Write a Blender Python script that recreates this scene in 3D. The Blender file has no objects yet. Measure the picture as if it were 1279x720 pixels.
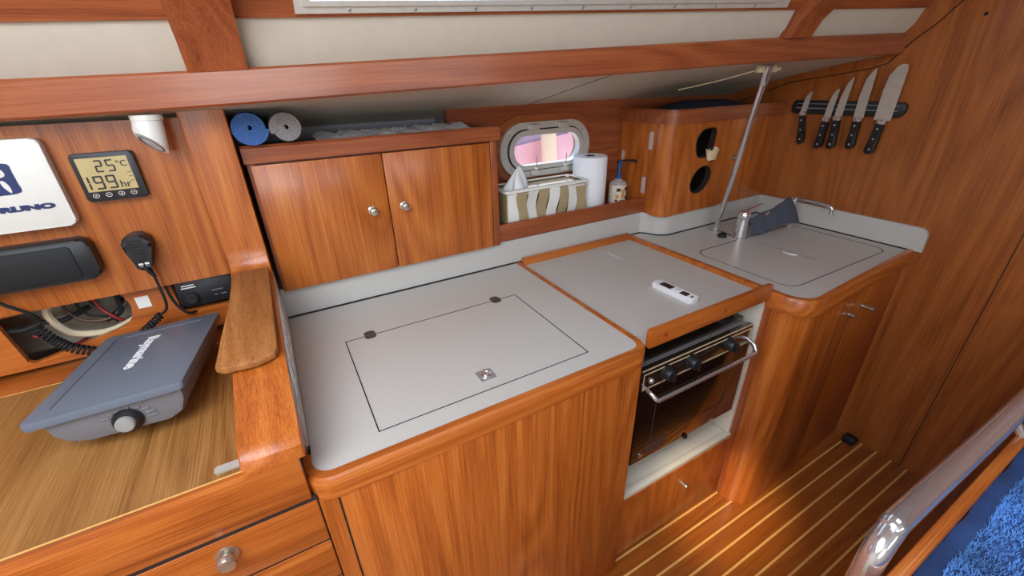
import bpy, bmesh, math, random
from mathutils import Vector, Matrix
from math import pi, sin, cos, radians
random.seed(7)
SC = bpy.context.scene
COL = SC.collection
V = Vector

# ------------------------------------------------------------------ materials
def new_mat(name):
    m = bpy.data.materials.new(name); m.use_nodes = True
    nt = m.node_tree; b = nt.nodes['Principled BSDF']
    return m, nt, b
def srgb(r, g, b):
    f = lambda c: (c/255/12.92) if c/255 <= .04045 else ((c/255+.055)/1.055)**2.4
    return (f(r), f(g), f(b), 1)
def plain(name, col, rough=.5, metal=0., noise=.06, nscale=60, bump=0., coat=0.):
    m, nt, b = new_mat(name); N = nt.nodes; L = nt.links
    b.inputs['Roughness'].default_value = rough; b.inputs['Metallic'].default_value = metal
    b.inputs['Coat Weight'].default_value = coat
    tc = N.new('ShaderNodeTexCoord'); nz = N.new('ShaderNodeTexNoise')
    nz.inputs['Scale'].default_value = nscale; nz.inputs['Detail'].default_value = 4
    L.new(tc.outputs['Object'], nz.inputs['Vector'])
    rp = N.new('ShaderNodeValToRGB')
    rp.color_ramp.elements[0].position = .3; rp.color_ramp.elements[1].position = .7
    rp.color_ramp.elements[0].color = tuple(c*(1-noise) for c in col[:3])+(1,)
    rp.color_ramp.elements[1].color = tuple(min(1, c*(1+noise)) for c in col[:3])+(1,)
    L.new(nz.outputs['Fac'], rp.inputs['Fac']); L.new(rp.outputs['Color'], b.inputs['Base Color'])
    if bump:
        bp = N.new('ShaderNodeBump'); bp.inputs['Strength'].default_value = bump; bp.inputs['Distance'].default_value = .002
        L.new(nz.outputs['Fac'], bp.inputs['Height']); L.new(bp.outputs['Normal'], b.inputs['Normal'])
    return m
def wood(name, dark, mid, light, axis, rough=.34, fig=1.0, coat=.25, planks=None):
    m, nt, b = new_mat(name); N = nt.nodes; L = nt.links
    tc = N.new('ShaderNodeTexCoord'); oi = N.new('ShaderNodeObjectInfo')
    add = N.new('ShaderNodeVectorMath'); add.operation = 'MULTIPLY_ADD'
    cmb = N.new('ShaderNodeCombineXYZ')
    for i in range(3): L.new(oi.outputs['Random'], cmb.inputs[i])
    add.inputs[1].default_value = (7.3, 5.1, 9.7)
    L.new(cmb.outputs[0], add.inputs[0]); L.new(tc.outputs['Object'], add.inputs[2])
    def noise(sa, sc, detail, dist=0., r=.6):
        mp = N.new('ShaderNodeMapping'); s = [sc]*3; s['xyz'.index(axis)] = sa
        mp.inputs['Scale'].default_value = s; L.new(add.outputs[0], mp.inputs['Vector'])
        n = N.new('ShaderNodeTexNoise'); n.inputs['Scale'].default_value = 1; n.inputs['Detail'].default_value = detail
        n.inputs['Distortion'].default_value = dist; n.inputs['Roughness'].default_value = r
        L.new(mp.outputs[0], n.inputs['Vector']); return n.outputs['Fac']
    big = noise(.55*fig, 5*fig, 2, .25, .5)
    mul = N.new('ShaderNodeMath'); mul.operation = 'MULTIPLY'; mul.inputs[1].default_value = 26; L.new(big, mul.inputs[0])
    pp = N.new('ShaderNodeMath'); pp.operation = 'PINGPONG'; pp.inputs[1].default_value = 1; L.new(mul.outputs[0], pp.inputs[0])
    tone = noise(.7, 34, 3, .05)
    mid_n = noise(2.0, 210, 4, .02)
    fine = noise(8, 800, 3, 0., .7)
    last = None
    for sock, k in ((pp.outputs[0], .19), (tone, .30), (mid_n, .42), (fine, 1.0)):
        q = N.new('ShaderNodeMath'); q.operation = 'MULTIPLY_ADD'; q.inputs[1].default_value = k; L.new(sock, q.inputs[0])
        if last is None: q.inputs[2].default_value = -.495
        else: L.new(last, q.inputs[2])
        last = q.outputs[0]
    m3 = N.new('ShaderNodeMath'); m3.operation = 'ADD'; m3.inputs[1].default_value = 0; L.new(last, m3.inputs[0])
    rp = N.new('ShaderNodeValToRGB'); cr = rp.color_ramp
    cr.elements[0].position = .12; cr.elements[0].color = dark
    cr.elements[1].position = .85; cr.elements[1].color = light
    e = cr.elements.new(.45); e.color = mid
    L.new(m3.outputs[0], rp.inputs['Fac']); out = rp.outputs['Color']
    L.new(out, b.inputs['Base Color'])
    b.inputs['Roughness'].default_value = rough; b.inputs['Coat Weight'].default_value = coat; b.inputs['Coat Roughness'].default_value = .18
    b.inputs['Specular IOR Level'].default_value = .4
    bp = N.new('ShaderNodeBump'); bp.inputs['Strength'].default_value = .12; bp.inputs['Distance'].default_value = .001
    L.new(fine, bp.inputs['Height']); L.new(bp.outputs['Normal'], b.inputs['Normal'])
    return m
T = dict(d=srgb(116, 54, 14), m=srgb(180, 94, 33), l=srgb(214, 134, 62))
def tk(ax, s=1., **k):
    f = lambda c: tuple(v*s for v in c[:3])+(1,)
    return wood('teak_'+ax+str(s), f(T['d']), f(T['m']), f(T['l']), ax, **k)
M = {}
M['tz'] = tk('z'); M['tx'] = tk('x'); M['ty'] = tk('y')
M['txd'] = wood('mahogany_x', srgb(104, 46, 22), srgb(152, 78, 42), srgb(182, 106, 62), 'x')
M['tzd'] = wood('mahogany_z', srgb(104, 46, 22), srgb(152, 78, 42), srgb(182, 106, 62), 'z')
M['tyd'] = wood('mahogany_y', srgb(104, 46, 22), srgb(152, 78, 42), srgb(182, 106, 62), 'y')
M['bulk'] = wood('teak_bulkhead', srgb(104, 50, 16), srgb(158, 86, 34), srgb(188, 114, 54), 'z', rough=.4, fig=.8)
M['desk'] = wood('oak_desk', srgb(104, 64, 24), srgb(152, 102, 50), srgb(184, 136, 80), 'y', rough=.5, fig=1., coat=.05)
M['plaque'] = wood('worn_teak', srgb(104, 60, 26), srgb(160, 100, 50), srgb(194, 138, 82), 'y', rough=.5, fig=1.6, coat=.05)
M['lam'] = plain('laminate', srgb(196, 192, 184), .36, noise=.05, nscale=420)
M['vinyl'] = plain('white_vinyl', srgb(204, 194, 176), .55, noise=.03, nscale=30)
M['liner'] = plain('white_liner', srgb(226, 218, 200), .5, noise=.04, nscale=14)
M['grey_liner'] = plain('grey_liner', srgb(150, 144, 150), .9, noise=.1, nscale=160)
M['black'] = plain('black_plastic', srgb(28, 28, 30), .42, noise=.1)
M['blackm'] = plain('black_rubber', srgb(18, 18, 19), .7, noise=.1)
M['cavity'] = plain('hull_cavity', srgb(150, 140, 124), .8, noise=.25, nscale=14)
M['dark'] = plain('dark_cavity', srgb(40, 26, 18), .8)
M['chrome'] = plain('chrome', srgb(222, 222, 224), .12, .85, .02)
M['steel'] = plain('brushed_steel', srgb(184, 184, 182), .3, .6, .06, 120)
M['nickel'] = plain('satin_nickel', srgb(196, 190, 178), .26, .85, .04)
M['alu'] = plain('painted_aluminium', srgb(206, 202, 192), .42, .35, .04)
M['white'] = plain('white_plastic', srgb(226, 222, 212), .4, noise=.02)
M['whiteb'] = plain('bright_white', srgb(240, 240, 240), .8, noise=.02)
M['grey'] = plain('grey_plastic', srgb(104, 112, 124), .38, noise=.05, nscale=300, bump=.05)
M['greyd'] = plain('grey_plastic_body', srgb(112, 110, 112), .5, noise=.04)
M['navy'] = plain('navy_ink', srgb(28, 42, 92), .5)
M['hinge'] = plain('bronze_hinge', srgb(96, 84, 76), .42, .5, .1, 200)
M['ovenglass'] = plain('oven_black_glass', srgb(22, 18, 15), .1, noise=.05, coat=.5)
M['ovenpanel'] = plain('oven_dark_panel', srgb(52, 40, 32), .16, .4, .06, coat=.5)
M['blue'] = plain('blue_mat', srgb(62, 98, 156), .95, noise=.2, nscale=300, bump=.4)
M['greymat'] = plain('grey_mat', srgb(138, 132, 132), .95, noise=.25, nscale=420, bump=.5)
M['blade'] = plain('knife_steel', srgb(206, 200, 188), .34, .5, .05, 80)
M['trimline'] = plain('pale_trim', srgb(206, 182, 146), .35)
M['cap'] = plain('grey_cap', srgb(150, 148, 144), .45)
M['towel'] = plain('grey_towel', srgb(76, 80, 90), .95, noise=.14, nscale=500, bump=.5)
M['throw'] = plain('blue_fleece', srgb(42, 68, 116), .95, noise=.4, nscale=12, bump=.6)
M['pile'] = plain('blue_pile', srgb(88, 138, 202), .95, noise=.5, nscale=9)
M['cream'] = plain('cream_plastic', srgb(226, 206, 160), .5)
M['ivory'] = plain('ivory_conduit', srgb(206, 190, 158), .5)
M['red'] = plain('red_wire', srgb(150, 34, 28), .45)
M['brownw'] = plain('brown_wire', srgb(84, 52, 36), .5)
M['bluepl'] = plain('blue_plastic', srgb(44, 74, 120), .3)
M['lcd'] = plain('lcd_screen', srgb(190, 168, 116), .25, noise=.06, nscale=20)
M['ink'] = plain('dark_ink', srgb(36, 34, 34), .5)
M['silver'] = plain('crinkled_foil', srgb(226, 226, 232), .3, .25, .1, 90, bump=1.)
M['navycloth'] = plain('navy_cloth', srgb(30, 38, 58), .95, noise=.2, nscale=200, bump=.3)
M['beige'] = plain('beige_canvas', srgb(172, 152, 112), .9, noise=.12, nscale=260, bump=.3)
M['whitecanvas'] = plain('white_canvas', srgb(232, 228, 220), .9, noise=.06, nscale=260, bump=.3)
M['label'] = plain('paper_label', srgb(222, 210, 184), .6, noise=.12, nscale=90)
M['tan'] = plain('tan_ink', srgb(206, 150, 96), .6)
M['redhull'] = plain('red_hull', srgb(236, 150, 154), .4, noise=.1, nscale=8)
M['orange'] = plain('orange_cover', srgb(244, 190, 150), .5)
M['holly'] = plain('holly_strip', srgb(226, 176, 100), .4, noise=.06)
M['sole'] = wood('teak_sole', srgb(104, 50, 14), srgb(150, 80, 26), srgb(178, 104, 42), 'x', rough=.3, coat=.4)

def mk_clear(name, col, fac, rough=.03):
    m, nt, b = new_mat(name); N = nt.nodes; L = nt.links
    tr = N.new('ShaderNodeBsdfTransparent'); tr.inputs[0].default_value = col
    mx = N.new('ShaderNodeMixShader'); mx.inputs[0].default_value = fac
    b.inputs['Roughness'].default_value = rough; b.inputs['Base Color'].default_value = (.9, .9, .9, 1)
    L.new(tr.outputs[0], mx.inputs[1]); L.new(b.outputs[0], mx.inputs[2]); L.new(mx.outputs[0], N['Material Output'].inputs[0])
    return m
M['glass'] = mk_clear('window_glass', (.95, .97, 1, 1), .12)
M['clears'] = mk_clear('clear_strip', (1, 1, 1, 1), .3, .3)
M['clearb'] = mk_clear('clear_bottle', (.9, .85, .8, 1), .25)

# ------------------------------------------------------------------ geometry helpers
def box(bm, x0, x1, y0, y1, z0, z1, bev=0., seg=2):
    vs = [bm.verts.new((x, y, z)) for x in (x0, x1) for y in (y0, y1) for z in (z0, z1)]
    fs = [bm.faces.new([vs[i] for i in q]) for q in ((0,1,3,2),(4,6,7,5),(0,4,5,1),(2,3,7,6),(0,2,6,4),(1,5,7,3))]
    if bev:
        es = list({e for f in fs for e in f.edges})
        bmesh.ops.bevel(bm, geom=es, offset=bev, segments=seg, affect='EDGES', profile=.5)
def hexa(bm, p, bev=0., seg=2):
    """p: 4 bottom corners in order then 4 top corners"""
    vs = [bm.verts.new(q) for q in p]
    fs = [bm.faces.new([vs[i] for i in q]) for q in ((3,2,1,0),(4,5,6,7),(0,1,5,4),(1,2,6,5),(2,3,7,6),(3,0,4,7))]
    if bev:
        es = list({e for f in fs for e in f.edges})
        bmesh.ops.bevel(bm, geom=es, offset=bev, segments=seg, affect='EDGES', profile=.5)
def prism(bm, pts, fn, a, b, bev=0., seg=2):
    """pts 2D loop; fn(u,v,w)->3D; extruded w from a to b"""
    n = len(pts)
    A = [bm.verts.new(fn(u, v, a)) for u, v in pts]; B = [bm.verts.new(fn(u, v, b)) for u, v in pts]
    fs = [bm.faces.new(A[::-1]), bm.faces.new(B)]
    for i in range(n): fs.append(bm.faces.new((A[i], A[(i+1) % n], B[(i+1) % n], B[i])))
    if bev:
        es = list(fs[0].edges)+list(fs[1].edges)
        bmesh.ops.bevel(bm, geom=es, offset=bev, segments=seg, affect='EDGES', profile=.5)
XY = lambda u, v, w: (u, v, w)
XZ = lambda u, v, w: (u, w, v)
YZ = lambda u, v, w: (w, u, v)
def rrect(x0, y0, x1, y1, r, n=6):
    P = []
    for cx, cy, a in ((x1-r, y1-r, 0), (x0+r, y1-r, 90), (x0+r, y0+r, 180), (x1-r, y0+r, 270)):
        for k in range(n+1):
            t = radians(a+90*k/n); P.append((cx+r*cos(t), cy+r*sin(t)))
    return P
def ellipse(cx, cy, a, b, n=28):
    return [(cx+a*cos(2*pi*k/n), cy+b*sin(2*pi*k/n)) for k in range(n)]
def ringplate(bm, outer, inner, fn, a, b):
    """frame between two loops with equal vertex count"""
    n = len(outer); R = []
    for loop, w in ((outer, a), (outer, b), (inner, b), (inner, a)):
        R.append([bm.verts.new(fn(u, v, w)) for u, v in loop])
    for k in range(4):
        P, Q = R[k], R[(k+1) % 4]
        for i in range(n): bm.faces.new((P[i], P[(i+1) % n], Q[(i+1) % n], Q[i]))
def tube(bm, path, r, n=12, cap=True):
    P = [V(p) for p in path]; rr = r if isinstance(r, (list, tuple)) else [r]*len(P)
    rings = []; up = None
    for i, p in enumerate(P):
        t = (P[min(i+1, len(P)-1)]-P[max(i-1, 0)]).normalized()
        if up is None:
            up = V((0, 0, 1)) if abs(t.z) < .9 else V((1, 0, 0))
        s = t.cross(up)
        if s.length < 1e-5: s = t.cross(V((1, 0, 0)))
        s.normalize(); up = s.cross(t).normalized()
        rings.append([bm.verts.new(p+(s*cos(2*pi*k/n)+up*sin(2*pi*k/n))*rr[i]) for k in range(n)])
    for a, b in zip(rings, rings[1:]):
        for k in range(n): bm.faces.new((a[k], a[(k+1) % n], b[(k+1) % n], b[k]))
    if cap:
        bm.faces.new(rings[0][::-1]); bm.faces.new(rings[-1])
def smooth_path(pts, n=8):
    P = [V(p) for p in pts]; out = []
    for i in range(len(P)-1):
        p0 = P[max(i-1, 0)]; p1 = P[i]; p2 = P[i+1]; p3 = P[min(i+2, len(P)-1)]
        for k in range(n):
            t = k/n
            out.append(.5*((2*p1)+(p2-p0)*t+(2*p0-5*p1+4*p2-p3)*t*t+(3*p1-p0-3*p2+p3)*t**3))
    out.append(P[-1]); return out
def lathe(bm, prof, c, axis=(0, 0, 1), n=24):
    """prof [(r,h)] around axis at c"""
    a = V(axis).normalized(); s = a.cross(V((0, 0, 1)) if abs(a.z) < .9 else V((1, 0, 0))).normalized(); u = a.cross(s)
    c = V(c); rings = []
    for r, h in prof:
        rings.append([bm.verts.new(c+a*h+(s*cos(2*pi*k/n)+u*sin(2*pi*k/n))*max(r, 1e-5)) for k in range(n)])
    for p, q in zip(rings, rings[1:]):
        for k in range(n): bm.faces.new((p[k], p[(k+1) % n], q[(k+1) % n], q[k]))
    bm.faces.new(rings[0][::-1]); bm.faces.new(rings[-1])
def grid(bm, fn, nu, nv):
    G = [[bm.verts.new(fn(i/nu, j/nv)) for j in range(nv+1)] for i in range(nu+1)]
    for i in range(nu):
        for j in range(nv): bm.faces.new((G[i][j], G[i+1][j], G[i+1][j+1], G[i][j+1]))
def B(f=None, *a, **k):
    bm = bmesh.new()
    if f: f(bm, *a, **k)
    return bm
def bbox(*a, **k): return B(box, *a, **k)
def curve_bm(kind, loops=None, text=None, size=1, depth=.002, bevel=0., bold=0., align='CENTER'):
    if kind == 'text':
        c = bpy.data.curves.new('tmp', 'FONT'); c.body = text; c.size = size; c.offset = bold; c.align_x = align
        c.resolution_u = 3
    else:
        c = bpy.data.curves.new('tmp', 'CURVE'); c.dimensions = '2D'; c.fill_mode = 'BOTH'
        for lp in loops:
            s = c.splines.new('POLY'); s.points.add(len(lp)-1); s.use_cyclic_u = True
            for p, q in zip(s.points, lp): p.co = (q[0], q[1], 0, 1)
    c.extrude = depth/2; c.bevel_depth = bevel; c.bevel_resolution = 2
    o = bpy.data.objects.new('tmp', c); me = o.to_mesh()
    bm = bmesh.new(); bm.from_mesh(me); o.to_mesh_clear()
    bpy.data.objects.remove(o); bpy.data.curves.remove(c)
    bmesh.ops.remove_doubles(bm, verts=bm.verts, dist=1e-6)
    return bm
def plate(loops, fn, w, depth, bevel=0.):
    """flat plate with holes; fn(u,v,w)->3D, w = its middle"""
    bm = curve_bm('loops', loops=loops, depth=depth, bevel=bevel)
    for v in bm.verts: v.co = V(fn(v.co.x, v.co.y, w+v.co.z))
    bmesh.ops.recalc_face_normals(bm, faces=bm.faces)
    return bm
def text_bm(s, size, org, ex, ey, depth=.001, bold=0., align='CENTER', sx=1.):
    bm = curve_bm('text', text=s, size=size, depth=depth, bold=bold, align=align)
    ex = V(ex).normalized(); ey = V(ey).normalized(); n = ex.cross(ey)
    for v in bm.verts: v.co = V(org)+ex*v.co.x*sx+ey*v.co.y+n*v.co.z
    return bm
def merge(bm, other):
    me = bpy.data.meshes.new('t'); other.to_mesh(me); other.free(); bm.from_mesh(me); bpy.data.meshes.remove(me); return bm

WM = {}
def obj(name, bm, mat, parent=None, loc=None, sm=40, label=None, rot=None):
    """link a bmesh (in world coordinates) as one mesh object"""
    bmesh.ops.remove_doubles(bm, verts=bm.verts, dist=1e-7)
    bmesh.ops.recalc_face_normals(bm, faces=bm.faces)
    for f in bm.faces: f.smooth = True
    for e in bm.edges:
        e.smooth = len(e.link_faces) == 2 and e.calc_face_angle(3.) < radians(sm)
    pw = WM[parent.name] if parent else Matrix()
    w = Matrix.Translation(V(loc)) if loc is not None else (pw.copy() if parent else None)
    if w is None:
        xs = [v.co for v in bm.verts]
        c = V((sum(v.x for v in xs)/len(xs), sum(v.y for v in xs)/len(xs), min(v.z for v in xs)))
        w = Matrix.Translation(c)
    if rot is not None: w = w @ rot
    bm.transform(w.inverted())
    me = bpy.data.meshes.new(name); bm.to_mesh(me); bm.free()
    for m in (mat if isinstance(mat, (list, tuple)) else [mat]): me.materials.append(m)
    o = bpy.data.objects.new(name, me); COL.objects.link(o)
    if parent: o.parent = parent
    o.matrix_basis = pw.inverted() @ w
    WM[o.name] = w
    if label: o['label'] = label
    return o
def tag(o, label, cat, group=None, kind=None):
    o['label'] = label; o['category'] = cat
    if group: o['group'] = group
    if kind: o['kind'] = kind
    return o
def thing(name, label, cat, loc=(0, 0, 0), group=None):
    o = bpy.data.objects.new(name, None); COL.objects.link(o); o.location = loc; o.empty_display_size = .05
    WM[o.name] = Matrix.Translation(V(loc)); return tag(o, label, cat, group)
def struct(name, bm, mat, parent=None, **k):
    o = obj(name, bm, mat, parent, **k)
    if not parent: o['kind'] = 'structure'
    return o
def copy_tree(o, parent=None):
    c = o.copy(); COL.objects.link(c); c.parent = parent
    WM[c.name] = WM[o.name].copy()
    for ch in list(o.children): copy_tree(ch, c)
    return c
def knob(parent, c, axis, r=.011, mat=None):
    bm = B(lathe, [(r*1.15, 0), (r*1.15, .002), (r*.55, .004), (r*.5, .009), (r*.95, .012), (r, .017), (r*.85, .021), (r*.4, .0225)], c, axis)
    return obj('knob', bm, mat or M['nickel'], parent)

# ------------------------------------------------------------------ dimensions
FZ = -.815         # cabin sole
BX = 1.83          # forward bulkhead
def yb(x): return .985-.145*x      # inboard face of the beam along the cabin side
def zb(x):                         # its lower edge
    P = [(-1.2, .49), (-.36, .512), (-.09, .520), (.44, .542), (1.2, .574), (1.83, .593)]
    for (a, p), (b, q) in zip(P, P[1:]):
        if x <= b: return p+(q-p)*(x-a)/(b-a)
    return P[-1][1]

# ------------------------------------------------------------------ setting
fl = struct('floor', bbox(-1.5, 1.86, -1.6, 1.35, FZ-.03, FZ), M['sole'])
for k in range(-18, 5):
    y = .511-.0495*(-k)-.0 if k <= 0 else .511+.0495*k
    y = .511+.0495*k
    if y > .62: continue
    o = obj('floor_strip', bbox(-1.49, 1.83, y-.0032, y+.0032, FZ-.001, FZ+.0006), M['holly'], fl)
w = struct('wall_forward', bbox(BX, BX+.03, -1.6, 1.5, FZ-.03, 1.05), M['bulk'])
for y in (.287, -.32):
    obj('seam', bbox(BX-.0006, BX+.002, y-.0013, y+.0013, FZ, 1.0), M['dark'], w)
obj('screw_hole', B(lathe, [(.005, 0), (.005, .004)], (BX-.0008, .559, .683), (1, 0, 0), 12), M['dark'], w)
# porthole wall (hull side lining) with the opening
PC = (.855, .334)
def stadium(cx, cy, w, h, r=None, n=9): 
    r = r or min(w, h)/2-.0005
    return rrect(cx-w/2, cy-h/2, cx+w/2, cy+h/2, r, n)
struct('wall_hull', plate([[(.5, -.1), (1.9, -.1), (1.9, .62), (.5, .62)], stadium(*PC, .30, .125)], XZ, 1.315, .03), M['txd'])
bm = bbox(-1.5, .52, 1.42, 1.45, -.9, .62); box(bm, .503, .52, 1.31, 1.43, -.9, .62)
struct('wall_hull_lining', bm, M['grey_liner'])
# side deck seen from below
def deck(u, v):
    x = -1.5+3.36*u; y0 = yb(x)+.012; y = y0+((1.44 if x < .52 else 1.336)-y0)*v
    return (x, y, zb(x)+.004-.13*(y-y0)-.16*(y-y0)**2)
bm = B(grid, deck, 40, 10)
bmesh.ops.solidify(bm, geom=bm.faces[:], thickness=-.012)
struct('ceiling_side_deck', bm, M['vinyl'])
obj('deck_seam', B(tube, [V(deck((x+1.5)/3.36, v))+V((0, 0, -.0004)) for x, v in ((.795, .03), (.815, .2), (.82, .42), (.815, .69), (.79, .92))], .0012, 5), M['greyd'], bpy.data.objects['ceiling_side_deck'])
# cabin side: white vinyl panel, wood above it
LEAN = .38
def cs(x, z, off=0.): return (x, 1.005-.145*x-LEAN*(z-.6)+off, z)
def wz(x): return .649+.0305*(x+.3)-.0*(x)        # lower edge of the wood band
def strip(bm, z0f, z1f, o0, o1, x0=-1.5, x1=1.84, n=24):
    R = []
    for i in range(n+1):
        x = x0+(x1-x0)*i/n; a, b = z0f(x), z1f(x)
        R.append([bm.verts.new(cs(x, a, o0)), bm.verts.new(cs(x, b, o0)), bm.verts.new(cs(x, b, o1)), bm.verts.new(cs(x, a, o1))])
    for p, q in zip(R, R[1:]):
        for k in range(4): bm.faces.new((p[k], p[(k+1) % 4], q[(k+1) % 4], q[k]))
    bm.faces.new(R[0]); bm.faces.new(R[-1][::-1])
bm = bmesh.new(); Rr = []
for i in range(25):
    x = -1.5+3.34*i/24; a, b = zb(x)+.03, wz(x)+.01; k = a+(b-a)*.52
    Rr.append([bm.verts.new(cs(x, a, .022)), bm.verts.new(cs(x, k, 0)), bm.verts.new(cs(x, b, 0)), bm.verts.new(cs(x, b, .04)), bm.verts.new(cs(x, a, .04))])
for p, q in zip(Rr, Rr[1:]):
    for k in range(5): bm.faces.new((p[k], p[(k+1) % 5], q[(k+1) % 5], q[k]))
bm.faces.new(Rr[0]); bm.faces.new(Rr[-1][::-1])
struct('wall_cabin_side', bm, M['vinyl'], sm=20)
# wood band and the long window in it
WX0, WX1 = .13, 1.205
bm = B(strip, wz, lambda x: wz(x)+.015, -.008, .012)
merge(bm, B(strip, lambda x: wz(x)+.0145, lambda x: .95, -.008, .012, -1.5, .115))
merge(bm, B(strip, lambda x: wz(x)+.0145, lambda x: .95, -.008, .012, 1.22, 1.84))
merge(bm, B(strip, lambda x: wz(x)+.19, lambda x: .95, -.008, .012, .10, 1.235))
struct('wall_cabin_side_band', bm, M['txd'], rot=Matrix.Rotation(-math.atan(.145), 4, 'Z'))
win = thing('window_1', 'long cabin-side window in a pale aluminium frame', 'window', cs(.66, .7)); win['kind'] = 'structure'
def wf(u, v, w): 
    x = u; z = wz(x)+v; return cs(x, z, w)
fo = [(x, .004) for x in [.100+1.145*i/20 for i in range(21)]]+[(x, .20) for x in [1.245-1.145*i/20 for i in range(21)]]
fi = [(x, .019) for x in [.122+1.06*i/20 for i in range(21)]]+[(x, .18) for x in [1.182-1.06*i/20 for i in range(21)]]
obj('window_frame', B(ringplate, fo, fi, wf, -.016, .014), M['alu'], win)
fo2 = [(x, .0135) for x in [.114+1.08*i/20 for i in range(21)]]+[(x, .187) for x in [1.194-1.08*i/20 for i in range(21)]]
fi2 = [(x, .0215) for x in [.126+1.05*i/20 for i in range(21)]]+[(x, .177) for x in [1.176-1.05*i/20 for i in range(21)]]
obj('inner_frame', B(ringplate, fo2, fi2, wf, -.021, -.013), M['alu'], win)
obj('pane', B(prism, fi, wf, -.002, .002), M['glass'], win)
for i in range(9):
    x = .19+.118*i
    obj('screw', B(lathe, [(.0035, 0), (.0035, .0015), (.002, .002)], wf(x, .009, -.0155), (0, -1, -.35), 10), M['steel'], win)
# beam along the cabin side
def beam(bm, n=30, x0=-1.5, x1=BX):
    R = []
    for i in range(n+1):
        x = x0+(x1-x0)*i/n; y = yb(x); z = zb(x); h = .060
        prof = [(0, .004), (0, h-.004), (.004, h), (.05, h), (.05, .0), (.004, 0)]
        R.append([bm.verts.new((x, y+a, z+b)) for a, b in prof])
    for p, q in zip(R, R[1:]):
        for k in range(6): bm.faces.new((p[k], p[(k+1) % 6], q[(k+1) % 6], q[k]))
    bm.faces.new(R[0]); bm.faces.new(R[-1][::-1])
struct('trim_1', B(beam), M['txd'], rot=Matrix.Rotation(-math.atan(.145), 4, 'Z') @ Matrix.Rotation(-.03, 4, 'Y'))
# knees
def knee(x0, x1):
    bm = bmesh.new(); lo, hi = [], []
    pr = []
    for k in range(9):
        z = .585+.36*k/8; d = .028+.06*max(0, (z-.62)/.1)**1.2*(1 if z < .75 else 1)
        pr.append((min(d, .25), z))
    for x in (x0, x1):
        zz = zb(x)+.057-.585
        A = [bm.verts.new(cs(x, z+zz*(1-k/8), -d)) for k, (d, z) in enumerate(pr)]
        C = [bm.verts.new(cs(x, z+zz*(1-k/8), .005)) for k, (d, z) in enumerate(pr)]
        lo.append(A); hi.append(C)
    A0, A1 = lo; C0, C1 = hi
    for k in range(8):
        bm.faces.new((A0[k], A1[k], A1[k+1], A0[k+1])); bm.faces.new((C1[k], C0[k], C0[k+1], C1[k+1]))
        bm.faces.new((C0[k], A0[k], A0[k+1], C0[k+1])); bm.faces.new((A1[k], C1[k], C1[k+1], A1[k+1]))
    bm.faces.new((C0[0], C1[0], A1[0], A0[0])); bm.faces.new((A0[8], A1[8], C1[8], C0[8]))
    return bm
struct('trim_2', knee(-.089, .005), M['tzd'], rot=Matrix.Rotation(.36, 4, 'X'))
struct('trim_3', knee(1.298, 1.375), M['tzd'], rot=Matrix.Rotation(.36, 4, 'X'))
# fillet along the head of the bulkhead
fl_lo = [(1.30, .43), (1.117, .494), (1.045, .519), (.90, .540), (.80, .556), (.752, .570), (.728, .600), (.70, .635), (.662, .669), (.59, .76), (.52, .86), (.40, 1.02)]
fl_hi = [(1.30, .60), (1.1, .62), (.95, .63), (.85, .66), (.80, .70), (.77, .74), (.75, .78), (.72, .82), (.70, .86), (.68, .92), (.62, 1.0), (.5, 1.04)]
t4 = struct('trim_4', B(prism, fl_lo+fl_hi[::-1], YZ, BX-.012, BX+.001), M['bulk'])
obj('seam', B(tube, [(BX-.0005, y, z-.0005) for y, z in fl_lo], .0018, 6), M['dark'], t4)
# the rest of the cabin, behind and above the camera
struct('wall_aft', bbox(-1.53, -1.5, -1.6, 1.5, FZ-.03, 1.05), M['vinyl'])
struct('wall_inboard', plate([[(-1.53, FZ-.03), (1.86, FZ-.03), (1.86, 1.05), (-1.53, 1.05)], [(-1.2, .45), (-.2, .45), (-.2, .85), (-1.2, .85)], [(.1, .5), (.9, .5), (.9, .8), (.1, .8)]], XZ, -1.615, .03), M['vinyl'])  # unseen wall; both openings added to hold the fill lamps
struct('ceiling', plate([[(-1.53, -1.63), (1.86, -1.63), (1.86, .95), (-1.53, .95)], [(-1.1, -.7), (-.1, -.7), (-.1, .45), (-1.1, .45)], [(.45, -.5), (1.05, -.5), (1.05, .12), (.45, .12)]], XY, 1.06, .04), M['vinyl'])

# ------------------------------------------------------------------ porthole
ph = thing('window_2', 'stadium-shaped porthole in a pale metal frame above the shelf', 'window', (PC[0], 1.3, PC[1])); ph['kind'] = 'structure'
obj('surround', B(ringplate, stadium(*PC, .42, .225), stadium(*PC, .30, .125), XZ, 1.293, 1.301), M['txd'], ph)
obj('flange', B(ringplate, stadium(*PC, .372, .180), stadium(*PC, .30, .118), XZ, 1.281, 1.294), M['alu'], ph)
obj('gasket', B(ringplate, stadium(*PC, .318, .138), stadium(*PC, .304, .124), XZ, 1.2795, 1.29), M['blackm'], ph)
obj('opening_frame', B(ringplate, stadium(*PC, .308, .130), stadium(*PC, .272, .098), XZ, 1.274, 1.30), M['alu'], ph)
obj('pane', B(prism, stadium(*PC, .276, .102), XZ, 1.292, 1.297), M['glass'], ph)
for i in range(12):
    a = 2*pi*i/12+.26
    px = max(-.097, min(.097, .172*cos(a)*1.15)); 
    sx = PC[0]+px+.076*cos(a)*(1 if abs(px) >= .096 else 0); sz = PC[1]+(.0765 if sin(a) > 0 else -.0765)*(1 if abs(px) < .096 else abs(sin(a)))
    obj('screw', B(lathe, [(.0032, 0), (.0032, .0012), (.0015, .002)], (sx, 1.281, sz), (0, -1, 0), 10), M['steel'], ph)
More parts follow.
